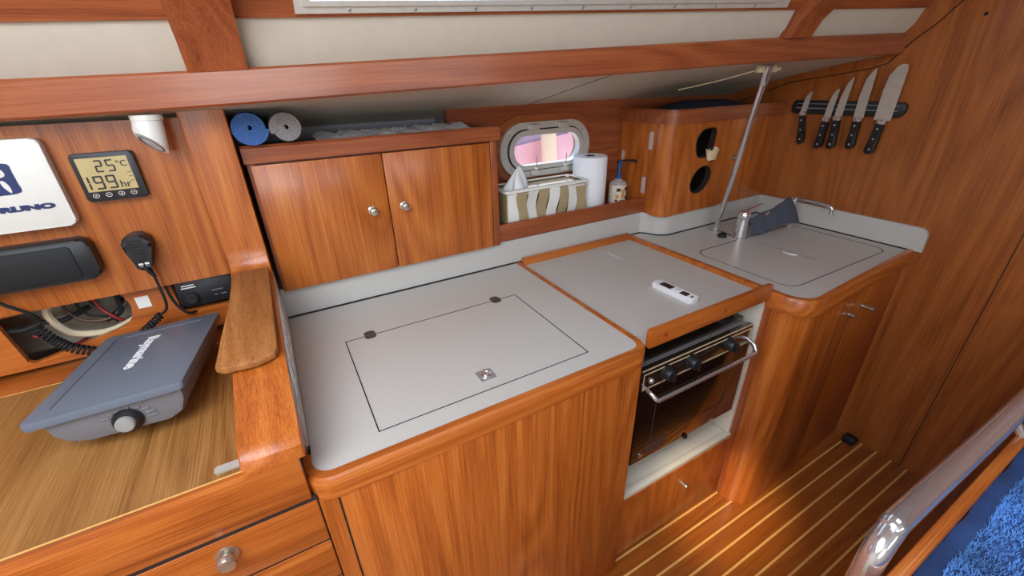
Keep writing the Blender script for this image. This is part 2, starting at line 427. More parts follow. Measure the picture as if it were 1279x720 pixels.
for dx in (-.062, .062):
    obj('hinge', bbox(PC[0]+dx-.022, PC[0]+dx+.022, 1.266, 1.284, PC[1]+.066, PC[1]+.084, bev=.003), M['alu'], ph)
    lx = PC[0]+dx+.005
    bm = bbox(lx-.017, lx+.017, 1.262, 1.284, PC[1]-.083, PC[1]-.066, bev=.004)
    merge(bm, B(tube, [(lx, 1.266, PC[1]-.07), (lx, 1.262, PC[1]-.058)], .006, 10))
    d = obj('latch', bm, M['alu'], ph)
    obj('latch_pin', B(tube, [(lx, 1.262, PC[1]-.062), (lx+.001, 1.258, PC[1]-.018)], .0016, 8), M['steel'], d)

# ------------------------------------------------------------------ galley counter (left)
gc = thing('galley_counter', 'grey-white topped galley counter with teak front and icebox lid', 'counter', (.29, .84, FZ))
def arc(cx, cy, r, a0, a1, n=8): return [(cx+r*cos(radians(a0+(a1-a0)*k/n)), cy+r*sin(radians(a0+(a1-a0)*k/n))) for k in range(n+1)]
def shell(x0, x1, y0, y1, r0, r1):
    """front-left r0, front-right r1 outline open at the back, from back-left round to back-right"""
    return [(x0, y1)]+arc(x0+r0, y0+r0, r0, 180, 270)+arc(x1-r1, y0+r1, r1, 270, 360)+[(x1, y1)]
LX0, LX1, LY0, LY1 = -.074, .656, .540, 1.139
out = shell(LX0, LX1, LY0, LY1, .045, .045); inn = shell(LX0+.017, LX1-.018, LY0+.019, LY1, .03, .03)
lid = (.0535, .5205, .6035, .9375)
obj('laminate_top', plate([inn, rrect(*[lid[0], lid[1], lid[0], lid[1]], .001) if 0 else [(lid[0], lid[2]), (lid[1], lid[2]), (lid[1], lid[3]), (lid[0], lid[3])]], XY, -.009, .018), M['lam'], gc)
def moulding(bm, out, inn, z0, z1):
    n = len(out); prof = lambda o, i: [(o, z0), (o, z1-.006), ((o[0]*.75+i[0]*.25, o[1]*.75+i[1]*.25), z1), (i, z1), (i, z0)]
    R = []
    for o, i in zip(out, inn): R.append([bm.verts.new((p[0], p[1], z)) for p, z in prof(o, i)])
    for p, q in zip(R, R[1:]):
        for k in range(5): bm.faces.new((p[k], p[(k+1) % 5], q[(k+1) % 5], q[k]))
    bm.faces.new(R[0]); bm.faces.new(R[-1][::-1])
bm = B(moulding, out, inn, -.042, .002)
obj('edge_moulding', bm, M['tx'], gc)
bm = bmesh.new(); io = shell(LX0+.0125, LX1-.006, LY0+.0075, LY1, .006, .040)
prism(bm, io+[], XY, FZ, -.042)
obj('body', bm, M['tz'], gc)
obj('front_panel', bbox(-.030, .628, LY0+.002, LY0+.012, FZ+.01, -.043, bev=.0015), M['tz'], gc)
obj('panel_gap', bbox(-.0335, -.0305, LY0+.0065, LY0+.012, FZ+.01, -.042), M['dark'], gc)
obj('liner', bbox(LX1-.004, LX1+.004, .60, 1.12, -.53, -.02), M['liner'], gc)
# icebox lid
ic = obj('icebox_lid', bbox(lid[0]+.0022, lid[1]-.0022, lid[2]+.0022, lid[3]-.0022, -.018, -.0002), M['lam'], gc)
obj('lid_seam', B(ringplate, [(lid[0]-.0003, lid[2]-.0003), (lid[1]+.0003, lid[2]-.0003), (lid[1]+.0003, lid[3]+.0003), (lid[0]-.0003, lid[3]+.0003)], [(lid[0]+.0022, lid[2]+.0022), (lid[1]-.0022, lid[2]+.0022), (lid[1]-.0022, lid[3]-.0022), (lid[0]+.0022, lid[3]-.0022)], XY, -.018, .0001), M['blackm'], gc)
for hx in (.112, .457):
    bm = B(prism, rrect(hx-.013, .925-.004, hx+.013, .959-.004, .009), XY, -.0005, .0016)
    h = obj('hinge', bm, M['hinge'], ic)
    obj('hinge_pin', B(tube, [(hx-.013, .937, .0012), (hx+.013, .937, .0012)], .0022, 8), M['hinge'], h)
lk = obj('lift_latch', B(prism, rrect(.286-.017, .649-.017, .286+.017, .649+.017, .002), XY, -.0005, .0016), M['steel'], ic)
bm = B(lathe, [(.0125, .001), (.0125, .003), (.0105, .0035), (.0095, .002)], (.286, .649, 0), (0, 0, 1), 24)
merge(bm, B(lathe, [(.006, .001), (.006, .0045), (.003, .0055)], (.286, .649, 0), (0, 0, 1), 20))
obj('latch_ring', bm, M['chrome'], lk)

# backsplash running the whole length
sp_in = [(-.058, 1.135), (1.19, 1.135)]
bm = bmesh.new()
spf = [(-.058, 1.139), (1.196, 1.139)]+[(1.212, 1.122)]+arc(1.285, 1.13, .07, 190, 268, 8)+[(BX-.012, 1.058)]
spb = [(p[0]+(.012 if 1.2 < p[0] < 1.25 else 0), p[1]+.014) for p in spf]
spf[-1] = (BX-.012, 1.058); spb[-1] = (BX-.002, 1.072)
def wallstrip(bm, f, b, z0, z1):
    R = [[bm.verts.new((p[0], p[1], z0)), bm.verts.new((p[0], p[1], z1)), bm.verts.new((q[0], q[1], z1)), bm.verts.new((q[0], q[1], z0))] for p, q in zip(f, b)]
    for p, q in zip(R, R[1:]):
        for k in range(4): bm.faces.new((p[k], p[(k+1) % 4], q[(k+1) % 4], q[k]))
    bm.faces.new(R[0]); bm.faces.new(R[-1][::-1])
wallstrip(bm, spf, spb, 0.0005, .083)
prof = [(1.072, .0005), (1.072, .080), (.53, .080)]+[(.505+.025*cos(radians(a)), .055+.025*sin(radians(a))) for a in (100, 130, 160, 180)]+[(.478, .0005)]
prism(bm, prof, YZ, BX-.014, BX-.001)
bs = tag(obj('backsplash', bm, M['lam']), 'low white splashback strip running behind counter and sink', 'splashback')
bm = bmesh.new()
wallstrip(bm, [(p[0]-.002, p[1]-.004) for p in spf], [(p[0], p[1]+.001) for p in spf], -.0002, .0035)
box(bm, BX-.018, BX-.013, .50, 1.06, -.0002, .0035)
obj('sealant', bm, M['blackm'], bs)
obj('sealant', bbox(-.0605, -.0565, .61, 1.139, -.0002, .003), M['blackm'], gc)

# ------------------------------------------------------------------ wall cabinet
wc = thing('wall_cabinet', 'two-door teak wall cabinet with open shelf on top', 'cabinet', (.26, 1.25, .082))
CX0, CX1, CY0, CZ0, CZ1 = -.048, .576, 1.122, .082, .402
bm = bbox(CX0, CX0+.016, CY0+.004, 1.41, CZ0, CZ1)
box(bm, CX1-.022, CX1, CY0, 1.29, CZ0, CZ1, bev=.003)
box(bm, CX0, CX1-.01, CY0+.02, 1.41, CZ0, CZ0+.012)
box(bm, CX0, CX1-.01, CY0+.02, 1.29, CZ0, CZ1)
obj('carcass', bm, M['tzd'], wc)
for x0, x1, kx in ((CX0+.006, .2465, .203), (.2495, .5515, .287)):
    d = obj('door', bbox(x0, x1, CY0-.002, CY0+.016, CZ0+.001, CZ1-.008, bev=.0015), M['tz'], wc)
    knob(d, (kx, CY0-.002, .255), (0, -1, 0), .0105)
bm = bmesh.new()
prism(bm, [(1.114, .400), (1.114, .432), (1.119, .437), (1.131, .437), (1.135, .432), (1.135, .400)], YZ, CX0-.004, CX1+.008)
obj('top_rail', bm, M['txd'], wc)
obj('end_rail', B(prism, [(1.118, .40), (1.118, .437), (1.29, .437), (1.29, .40)], YZ, CX1-.012, CX1+.008, bev=.002), M['tyd'], wc)
obj('top_shelf', bbox(CX0, CX1-.01, 1.13, 1.41, .404, .415), M['grey_liner'], wc)
# rolled mats
def roll(name, cx, cz, R, mat, label, grp, a0):
    y0, y1 = 1.096, 1.36
    bm = bmesh.new(); n = 170; t = .0061; pts = []
    turns = (R-.007)/.0063
    for i in range(n+1):
        a = 2*pi*turns*i/n+a0; r = .007+(R-.007)*i/n
        pts.append((a, r))
    loopo = [(cx+(r)*cos(a), cz+r*sin(a)*.97) for a, r in pts]; loopi = [(cx+(r-t)*cos(a), cz+(r-t)*sin(a)*.97) for a, r in pts]
    R4 = [[bm.verts.new((o[0], y0, o[1])), bm.verts.new((o[0], y1, o[1])), bm.verts.new((i[0], y1, i[1])), bm.verts.new((i[0], y0, i[1]))] for o, i in zip(loopo, loopi)]
    for p, q in zip(R4, R4[1:]):
        for k in range(4): bm.faces.new((p[k], p[(k+1) % 4], q[(k+1) % 4], q[k]))
    bm.faces.new(R4[0]); bm.faces.new(R4[-1][::-1])
    return tag(obj(name, bm, mat), label, 'rolled mat', grp)
roll('rolled_mat', -.0225, .4735, .0365, M['blue'], 'blue rolled mat on the cabinet shelf, beside the pillar', 'rolled mats on the cabinet shelf', 1.9)
roll('rolled_mat', .0475, .4705, .0335, M['greymat'], 'grey rolled mat on the cabinet shelf, right of the blue roll', 'rolled mats on the cabinet shelf', 2.2)
def crink(u, v):
    x = .11+.42*u; y = 1.15+.12*v
    return (x, y, .428+.012*sin(u*40+v*6)*(.5+.5*sin(v*9+u*5))*.3+.012*v+.003*sin(u*90+v*30))
bm = B(grid, crink, 90, 14); bmesh.ops.solidify(bm, geom=bm.faces[:], thickness=.024)
tag(obj('foil_pack', bm, M['silver']), 'silvery crinkled pack lying flat on the wall cabinet shelf', 'pack')

# shelf with fiddle under the porthole
sh = thing('porthole_shelf', 'teak shelf with a raised front edge below the porthole', 'shelf', (.88, 1.2, .083))
obj('shelf_board', bbox(.578, 1.205, 1.145, 1.298, .100, .112), M['txd'], sh)
obj('fiddle', bbox(.577, 1.204, 1.132, 1.146, .086, .142, bev=.003), M['txd'], sh)
# tissue basket
tb = thing('tissue_basket', 'beige and white striped canvas basket on the shelf below the porthole', 'basket', (.79, 1.22, .112))
X0, X1, Y0, Y1, Z0, Z1 = .619, .934, 1.152, 1.262, .113, .236
ns = 8
for i in range(ns):
    a, b = X0+(X1-X0)*i/ns, X0+(X1-X0)*(i+1)/ns
    bm = bmesh.new()
    def fr(u, v, a=a, b=b):
        x = a+(b-a)*u; z = Z0+(Z1-Z0)*v
        return (x+.006*sin(v*6+i*.8)*(0 if i in (0,) and u == 0 else 1)*.6, Y0+.008*(1-v)-.004*sin(v*5+i)-.003*sin(x*40), z)
    grid(bm, fr, 5, 10); bmesh.ops.solidify(bm, geom=bm.faces[:], thickness=.003)
    obj('stripe', bm, M['whitecanvas'] if i % 2 == 0 else M['beige'], tb, label=('white' if i % 2 == 0 else 'beige')+' canvas stripe')
bm = bbox(X0, X0+.004, Y0+.002, Y1, Z0, Z1); box(bm, X1-.004, X1, Y0+.002, Y1, Z0, Z1); box(bm, X0, X1, Y1-.004, Y1, Z0, Z1); box(bm, X0, X1, Y0+.01, Y1, Z0, Z0+.004)
obj('basket_side', bm, M['beige'], tb)
obj('rim', B(ringplate, rrect(X0-.006, Y0-.006, X1+.006, Y1+.006, .012), rrect(X0+.004, Y0+.006, X1-.004, Y1-.004, .01), XY, Z1-.004, Z1+.004), M['whitecanvas'], tb)
obj('top_cover', bbox(X0+.002, X1-.002, Y0+.004, Y1-.002, Z1-.016, Z1-.010), M['whitecanvas'], tb)
def tis(u, v):
    a = 2*pi*u; r = (.034*(1-v)**.8+.003)*(1+.35*sin(3*a+2*v))
    return (.685+r*cos(a)*1.1+.010*v, 1.205+r*sin(a)*.7, Z1-.012+.075*v+.004*sin(5*a))
tag(obj('tissue', B(grid, tis, 40, 12), M['whiteb']), 'white tissue pulled up out of the striped basket', 'tissue')
# paper towel roll
pt = thing('paper_towel_roll', 'white paper towel roll standing beside the striped basket', 'paper towel', (1.03, 1.2, .112))
bm = B(lathe, [(.017, .190), (.017, 0.0), (.058, 0.0), (.061, .004), (.0615, .10), (.061, .186), (.058, .190), (.018, .190)], (1.001, 1.222, .113), (0, 0, 1), 40)
obj('paper', bm, M['whiteb'], pt)
obj('core', B(ringplate, ellipse(1.001, 1.222, .0185, .0185), ellipse(1.001, 1.222, .0165, .0165), XY, .114, .3025), M['beige'], pt)
# soap bottle
sb = thing('soap_bottle', 'clear pump soap bottle with a patterned label beside the paper towel', 'bottle', (1.125, 1.2, .112))
c = (1.128, 1.205, .113)
obj('bottle_body', B(lathe, [(.028, 0), (.032, .003), (.0325, .075), (.030, .084), (.015, .094), (.012, .100)], c), M['clearb'], sb)
obj('wrap_label', B(lathe, [(.0326, .010), (.0331, .010), (.0331, .076), (.0326, .076)], c, (0, 0, 1), 32), M['label'], sb)
for a, z, sx, sz, mm in ((-2.2, .06, .007, .006, 'ink'), (-1.2, .062, .008, .006, 'ink'), (-1.65, .045, .007, .016, 'tan'), (-2.3, .035, .006, .008, 'tan'), (-1.1, .03, .006, .004, 'ink'), (-1.8, .018, .01, .003, 'ink'), (-2.4, .02, .005, .004, 'red')):
    p = V(c)+V((.0332*cos(a), .0332*sin(a), z)); t = V((-sin(a), cos(a), 0))
    bm = bmesh.new(); nrm = V((cos(a), sin(a), 0))
    hexa(bm, [p-t*sx-V((0,0,sz))-nrm*.001, p+t*sx-V((0,0,sz))-nrm*.001, p+t*sx-V((0,0,sz))+nrm*.0006, p-t*sx-V((0,0,sz))+nrm*.0006,
              p-t*sx+V((0,0,sz))-nrm*.001, p+t*sx+V((0,0,sz))-nrm*.001, p+t*sx+V((0,0,sz))+nrm*.0006, p-t*sx+V((0,0,sz))+nrm*.0006])
    obj('label_mark', bm, M[mm], sb)
pm = obj('pump', B(lathe, [(.013, .098), (.013, .112), (.008, .114), (.006, .135), (.009, .137), (.010, .160), (.006, .163)], c), M['bluepl'], sb)
obj('spout', B(tube, smooth_path([(c[0]-.012, c[1], c[2]+.158), (c[0]+.02, c[1]-.004, c[2]+.160), (c[0]+.062, c[1]-.008, c[2]+.157), (c[0]+.072, c[1]-.01, c[2]+.150)]), .0045, 8), M['black'], pm)

# ------------------------------------------------------------------ corner locker
cl = thing('corner_locker', 'teak corner locker with two finger holes, above the sink', 'cabinet', (1.5, 1.18, .084))
KX, KY, KZ0, KZ1 = 1.204, 1.050, .084, .408
obj('side_panel', bbox(KX, KX+.014, KY+.052, 1.298, KZ0-.002, KZ1), M['tz'], cl)
bm = bmesh.new()
co = [(KX-.001, KY+.056)]+arc(KX+.044, KY+.044, .045, 180, 270, 10)+[(KX+.056, KY-.001)]
ci = [(p[0]*.7+(KX+.06)*.3, p[1]*.7+(KY+.06)*.3) for p in co]
wallstrip(bm, co, ci, KZ0-.004, KZ1)
obj('corner_post', bm, M['tz'], cl)
h1 = [(1.392+.046*cos(t)*(1 if cos(t) < 0 else .72)*(1), .331+.050*sin(t)) for t in [2*pi*k/28 for k in range(28)]]
h1 = [(1.345+(.0) , .30), (1.338, .325), (1.342, .352), (1.360, .372), (1.39, .380), (1.425, .379), (1.437, .366), (1.437, .345), (1.432, .312), (1.420, .288), (1.395, .280), (1.362, .282)]
def sm2(lp, n=4):
    P = [V((p[0], p[1], 0)) for p in lp]; out = []; L = len(P)
    for i in range(L):
        p0, p1, p2, p3 = P[i-1], P[i], P[(i+1) % L], P[(i+2) % L]
        for k in range(n):
            t = k/n; q = .5*((2*p1)+(p2-p0)*t+(2*p0-5*p1+4*p2-p3)*t*t+(3*p1-p0-3*p2+p3)*t**3); out.append((q.x, q.y))
    return out
h1 = sm2(h1); h2 = [(1.391+.051*cos(a)+.012*sin(a), .1985+.049*sin(a)) for a in [2*pi*k/32 for k in range(32)]]
obj('front_panel', plate([[(KX+.055, KZ0-.003), (1.522, KZ0-.003), (1.522, KZ1), (KX+.055, KZ1)], h1, h2], XZ, KY+.007, .014), M['tz'], cl)
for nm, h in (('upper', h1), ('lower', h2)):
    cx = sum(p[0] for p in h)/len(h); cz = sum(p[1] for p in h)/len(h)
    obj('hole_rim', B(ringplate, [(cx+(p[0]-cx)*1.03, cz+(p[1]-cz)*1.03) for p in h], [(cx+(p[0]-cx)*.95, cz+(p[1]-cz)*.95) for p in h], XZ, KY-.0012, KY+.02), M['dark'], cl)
d = obj('door', bbox(1.526, BX-.004, KY+.001, KY+.015, KZ0-.001, KZ1-.004, bev=.001), M['tz'], cl)
knob(d, (1.562, KY+.001, .262), (0, -1, 0), .010)
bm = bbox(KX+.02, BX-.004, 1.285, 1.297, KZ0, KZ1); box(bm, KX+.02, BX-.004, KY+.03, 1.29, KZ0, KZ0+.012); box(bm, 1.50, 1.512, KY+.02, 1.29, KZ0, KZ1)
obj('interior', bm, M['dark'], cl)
ro = [(KX-.006, 1.298)]+arc(KX+.044, KY+.044, .052, 180, 270, 10)+[(BX-.003, KY-.008)]
ri = [(KX+.014, 1.298)]+arc(KX+.044, KY+.044, .030, 180, 270, 10)+[(BX-.003, KY+.014)]
bm = bmesh.new(); wallstrip(bm, ro, ri, .404, .449)
bmesh.ops.recalc_face_normals(bm, faces=bm.faces)
bmesh.ops.bevel(bm, geom=[e for e in bm.edges if len(e.link_faces) == 2 and e.calc_face_angle() > 1.2 and min(v.co.z for v in e.verts) > .44], offset=.005, segments=2, affect='EDGES')
obj('top_rail', bm, M['txd'], cl)
obj('top_shelf', bbox(KX+.01, BX-.004, KY+.01, 1.297, .404, .412), M['grey_liner'], cl)
def bag(u, v):
    a = pi*v; x = 1.26+.50*u; h = .058*(sin(pi*min(1, max(0, u)))**.6)
    return (x, 1.18-.095*cos(a), .413+h*sin(a)*(1+.08*sin(u*9)))
bm = B(grid, bag, 30, 12)
tag(obj('cloth_bag', bm, M['navycloth']), 'dark navy cloth bundle lying on top of the corner locker', 'bag')
# scoop in the upper hole
bm = bmesh.new()
def scoop(u, v):
    a = 2*pi*u; r = .019+.010*v
    return (1.416+r*1.1*cos(a), KY-.012+r*.62*sin(a), .272+.036*v+.004*sin(3*a))
grid(bm, scoop, 24, 5); bmesh.ops.solidify(bm, geom=bm.faces[:], thickness=.003)
lathe(bm, [(.016, 0), (.016, .003)], (1.416, KY-.012, .2715), n=16)
tag(obj('scoop', bm, M['cream']), 'cream plastic scoop tucked into the upper locker hole', 'scoop')
for i, (y, z, w, h, l) in enumerate(((1.270, .275, .007, .022, 'small clear strip on the locker side, nearest the porthole wall'),
                                 (1.150, .185, .009, .030, 'small clear strip low on the locker side, nearest the rounded corner'),
                                 (1.135, .345, .009, .030, 'small clear strip high on the locker side, near the top rail'))):
    tag(obj('reflection_catch_strip', bbox(KX-.003, KX-.0003, y-w, y+w, z-h, z+h, bev=.001), M['clears']), l, 'reflection and catch strip', 'clear strips on the locker side')  # clear strips added for a window reflection and a small catch

# ------------------------------------------------------------------ sink unit
sk = thing('sink_cabinet', 'teak sink cabinet with rounded corner and grey-white worktop', 'cabinet', (1.48, .8, FZ))
SX0, SY0, SY1 = 1.130, .462, 1.13
def shl(x0, x1, y0, yr, y1, r):
    return [(x0, y1)]+arc(x0+r, y0+r, r, 180, 270, 10)+[(x1, yr)]
so = shl(SX0, BX-.002, SY0, .498, 1.137, .075); si = shl(SX0+.020, BX-.002, SY0+.018, .515, 1.137, .057)
lp = [p for p in si]
top_loop = [si[0]]+si[1:]+[(BX-.002, 1.137)]
SLID = rrect(1.205, .548, 1.766, .884, .045)
obj('laminate_top', plate([top_loop, SLID], XY, -.009, .018), M['lam'], sk)
obj('edge_moulding', B(moulding, so, si, -.044, .004), M['tx'], sk)
bo = shl(SX0+.006, BX-.002, SY0+.010, .508, .60, .072)
obj('body', B(prism, bo, XY, FZ, -.044), M['tz'], sk)
bm = bbox(SX0-.006, SX0+.0055, .573, 1.13, -.53, -.02)
obj('liner', bm, M['liner'], sk)
obj('side_panel', bbox(SX0+.0035, SX0+.0065, .553, .598, FZ+.002, -.045), M['tzd'], sk)
# door in front face: seam lines and two turn knobs
a, b = V((SX0+.09, SY0+.0108, 0)), V((BX-.002, .508, 0))
def fp(x, off): t = (x-a.x)/(b.x-a.x); return a.y+(b.y-a.y)*t-off
def facebox(x0, x1, z0, z1, o0, o1):
    bm = bmesh.new()
    hexa(bm, [(x0, fp(x0, o1), z0), (x1, fp(x1, o1), z0), (x1, fp(x1, o0), z0), (x0, fp(x0, o0), z0), (x0, fp(x0, o1), z1), (x1, fp(x1, o1), z1), (x1, fp(x1, o0), z1), (x0, fp(x0, o0), z1)], .001)
    return bm
d = obj('door', facebox(1.262, 1.4777, FZ+.03, -.046, -.003, .0004), M['tz'], sk)
obj('knob', B(lathe, [(.011, 0), (.011, .002), (.004, .003), (.004, .010), (.008, .012), (.0085, .017), (.004, .019)], (1.447, fp(1.447, .003), -.125), (0, -1, 0), 18), M['nickel'], d)
d = obj('door', facebox(1.4783, 1.822, FZ+.03, -.046, -.003, .0004), M['tz'], sk)
k = obj('knob', B(lathe, [(.012, 0), (.012, .002), (.004, .003), (.004, .020), (.007, .022), (.0075, .032), (.004, .034)], (1.545, fp(1.545, .003), -.126), (0, -1, 0), 18), M['nickel'], d)
sl = obj('sink_lid', B(prism, rrect(1.2078, .5508, 1.7632, .8812, .0425), XY, -.018, -.0003), M['lam'], sk)
obj('lid_seam', B(ringplate, rrect(1.2046, .5476, 1.7664, .8844, .0452), rrect(1.2076, .5506, 1.7634, .8814, .0427), XY, -.018, .0001), M['blackm'], sk)
obj('centre_seam', bbox(1.4745, 1.4757, .63, .83, -.0005, .0003), M['greyd'], sl)
bm = bmesh.new(); tube(bm, [(1.4665+.012*sin(a_)*-1+0, .707+.022*cos(a_), .0006) for a_ in [pi*k/10 for k in range(11)]], .0022, 6)
obj('finger_pull', bm, M['whiteb'], sl)

# pole from the worktop to the deckhead
po = thing('support_pole', 'stainless support pole rising from the sink worktop to the deckhead', 'pole', (1.46, .995, 0))
A, Bp = V((1.462, .996, 0)), V((1.335, .842, .572))
dr = (Bp-A).normalized()
obj('tube', B(tube, [A, A+(Bp-A)*.999], .009, 16), M['chrome'], po)
bm = B(lathe, [(.024, 0), (.024, .003), (.013, .005), (.012, .020), (.0085, .022)], A, (0, 0, 1)); obj('foot_flange', bm, M['steel'], po)
obj('top_socket', B(tube, [A+(Bp-A)*.91, A+(Bp-A)*.915, A+(Bp-A)*.995, Bp], [.0115, .013, .0145, .0145], 16), M['chrome'], po)
for dx in (-.030, .026):
    obj('mount', bbox(Bp.x+dx-.012, Bp.x+dx+.012, Bp.y-.006, Bp.y+.012, Bp.z-.020, Bp.z-.002, bev=.003), M['ivory'], po)
bm = B(tube, smooth_path([(Bp.x-.036, Bp.y+.01, Bp.z-.013), (Bp.x-.09, Bp.y+.09, Bp.z-.038), (Bp.x-.16, Bp.y+.18, Bp.z-.062)]), .002, 6)
obj('mount', B(tube, [(Bp.x+.03, Bp.y, Bp.z-.014), (Bp.x+.052, Bp.y-.002, Bp.z-.010)], .0055, 10), M['ivory'], po)
tag(obj('lashing_cord', bm, M['ivory']), 'thin pale cord running along the deckhead from the pole head', 'cord')
# mixer tap
mx = thing('mixer_tap', 'chrome lever mixer tap beside the support pole foot', 'tap', (1.45, .895, 0))
c = V((1.462, .893, 0))
obj('tap_body', B(lathe, [(.026, 0), (.026, .004), (.0215, .006), (.020, .05), (.0195, .075), (.022, .078), (.022, .092), (.017, .101), (.006, .104)], c), M['chrome'], mx)
lv = bmesh.new()
L0, L1 = c+V((.0, 0, .094)), c+V((.085, -.008, .118))
tube(lv, [L0-(L1-L0)*.1, L0+(L1-L0)*.25, L0+(L1-L0)*.6, L1], [.011, .0095, .007, .005], 12)
obj('lever', lv, M['chrome'], mx)
obj('spout', B(tube, smooth_path([c+V((.012, 0, .03)), c+V((.06, -.004, .05)), c+V((.14, -.01, .078)), c+V((.20, -.016, .088))]), .009, 12), M['chrome'], mx)
# folding tap
ft = thing('folding_tap', 'slim chrome swivel tap with a hooked spout near the bulkhead', 'tap', (1.755, .877, 0))
c2 = V((1.755, .882, 0))
obj('tap_body', B(lathe, [(.017, 0), (.017, .004), (.0085, .008), (.008, .085), (.012, .088), (.012, .112), (.008, .116)], c2), M['chrome'], ft)
obj('spout', B(tube, smooth_path([c2+V((0, .005, .105)), c2+V((0, -.05, .109)), c2+V((.002, -.11, .106)), c2+V((.003, -.132, .098)), c2+V((.003, -.134, .076))]), .0065, 12), M['chrome'], ft)
obj('lever', B(tube, [c2+V((0, 0, .104)), c2+V((-.05, .004, .097))], [.008, .005], 10), M['chrome'], ft)
# towel over the mixer spout
def towel(u, v):
    p = c+V((.025, -.002, .045)).lerp(V((.245, -.018, .104)), u)
    w = .028+.026*u
    a = (v-.5)*2
    drop = abs(a)**1.3*(.045+.035*u)
    z = p.z+.017-drop+.004*sin(u*8+a*3)
    z = max(z, .004+.002*sin(u*9))
    return (p.x+.005*sin(a*4+u*5), p.y-a*w*(1.0)+.002*sin(u*20), z)
bm = B(grid, towel, 26, 20); bmesh.ops.solidify(bm, geom=bm.faces[:], thickness=-.006)
tag(obj('dish_towel', bm, M['towel'], sm=80), 'grey-blue microfibre cloth draped over the mixer spout', 'towel')
bm = B(lathe, [(.015, 0), (.017, .004), (.014, .012), (.006, .015), (.006, .020), (.003, .021)], (1.420, .935, 0), n=18)
merge(bm, B(tube, smooth_path([(1.425, .93, .016), (1.437, .925, .012), (1.443, .915, .006)]), .002, 6))
tag(obj('sink_plug', bm, M['blackm']), 'small black rubber plug beside the mixer tap base', 'plug')

# ------------------------------------------------------------------ stove bay
sc_ = thing('stove_cover', 'grey-white board with teak edging covering the stove', 'cover', (.89, .85, 0))
obj('board', bbox(LX1+.001, SX0-.001, .5745, 1.118, -.020, -.008), M['lam'], sc_)
obj('back_fiddle', bbox(LX1+.001, SX0-.001, 1.118, 1.134, -.020, .016, bev=.003), M['tx'], sc_)
obj('front_fiddle', bbox(LX1+.008, SX0-.003, .560, .574, -.019, .029, bev=.002), M['tx'], sc_)
for x in (.715, .93):
    obj('plug', B(lathe, [(.006, 0), (.006, .0006)], (x, .5604, .005), (0, -1, 0), 14), M['txd'], sc_)
obj('scratch', bbox(.965, .969, .98, 1.06, -.0082, -.0077), M['whiteb'], sc_)
bay = thing('stove_bay', 'white-lined stove recess with a teak drawer below', 'recess', (.89, .85, FZ))
bm = bbox(LX1+.004, SX0-.0, .585, 1.12, -.545, -.535)
box(bm, LX1+.004, SX0, 1.10, 1.12, -.535, -.02)
obj('liner', bm, M['liner'], bay)
obj('sill', bbox(LX1+.0, SX0+.004, .568, .590, -.55, -.532, bev=.003), M['liner'], bay)
dw = obj('drawer_front', bbox(LX1-.004, SX0+.006, .566, .582, FZ+.012, -.549, bev=.002), M['tz'], bay)
knob(dw, (.915, .566, -.632), (0, -1, 0), .008)
obj('kickboard', bbox(LX1-.002, SX0+.006, .574, .60, FZ, FZ+.014), M['dark'], bay)
# oven
ov = thing('oven', 'black glass marine oven with three knobs and a chrome bar handle', 'oven', (.89, .8, -.53))
OX0, OX1, OY = .668, 1.100, .572
OZ0, OZ1 = -.417, -.094
obj('body', bbox(OX0+.008, OX1-.006, OY+.016, 1.06, OZ0+.012, OZ1-.004), M['steel'], ov)
obj('hob_top', bbox(OX0+.004, OX1-.004, OY+.03, 1.06, OZ1-.004, OZ1+.012, bev=.003), M['ovenglass'], ov)
obj('hob_back', bbox(OX0+.004, OX1-.004, OY+.09, OY+.10, OZ1+.012, -.03), M['ovenglass'], ov)
# burner
bm = B(lathe, [(.035, 0), (.035, .01), (.02, .014)], (1.03, OY+.06, OZ1+.012), n=24); 
obj('burner', bm, M['blackm'], ov)
cp = obj('control_panel', bbox(OX0, OX1, OY, OY+.016, -.160, OZ1, bev=.0015), M['ovenpanel'], ov)
bm = bmesh.new()
ringplate(bm, [(OX0+.006, -.155), (OX1-.004, -.155), (OX1-.004, OZ1-.012), (OX0+.006, OZ1-.012)], [(OX0+.009, -.152), (OX1-.007, -.152), (OX1-.007, OZ1-.015), (OX0+.009, OZ1-.015)], XZ, OY-.0012, OY+.001)
box(bm, OX0, OX1, OY-.001, OY+.0015, OZ1-.002, OZ1+.0005)
obj('trim_line', bm, M['trimline'], cp)
for x in (.752, .843, .996):
    k = obj('knob', B(lathe, [(.021, 0), (.0215, .003), (.017, .006), (.0165, .020), (.014, .023), (.006, .0235)], (x, OY, -.126), (0, -1, 0), 24), M['black'], cp)
    obj('grip', bbox(x-.004, x+.004, OY-.032, OY-.020, -.141, -.111, bev=.002), M['black'], k)
obj('igniter', B(lathe, [(.008, 0), (.008, .004), (.005, .008), (.003, .0085)], (.700, OY, -.132), (0, -1, 0), 16), M['chrome'], cp)
dd = obj('door', bbox(OX0, OX1+.004, OY, OY+.015, OZ0, -.162, bev=.0015), M['ovenglass'], ov)
bm = bmesh.new(); wi = [(.735, -.355), (1.035, -.355), (1.035, -.200), (.735, -.200)]; wo = [(p[0]+(-.002 if p[0] < .9 else .002), p[1]+(-.002 if p[1] < -.3 else .002)) for p in wi]
ringplate(bm, wo, wi, XZ, OY-.0005, OY+.001)
obj('window_line', bm, M['hinge'], dd)
obj('rating_plate', bbox(.718, .800, OY-.0008, OY+.001, -.402, -.366), M['hinge'], dd)
obj('badge', B(lathe, [(.008, 0), (.008, .002), (.004, .003)], (.702, OY, -.396), (0, -1, 0), 18), M['nickel'], dd)
obj('catch', bbox(.885, .895, OY-.004, OY+.008, OZ0-.012, OZ0+.002, bev=.001), M['black'], dd)
hz = -.166
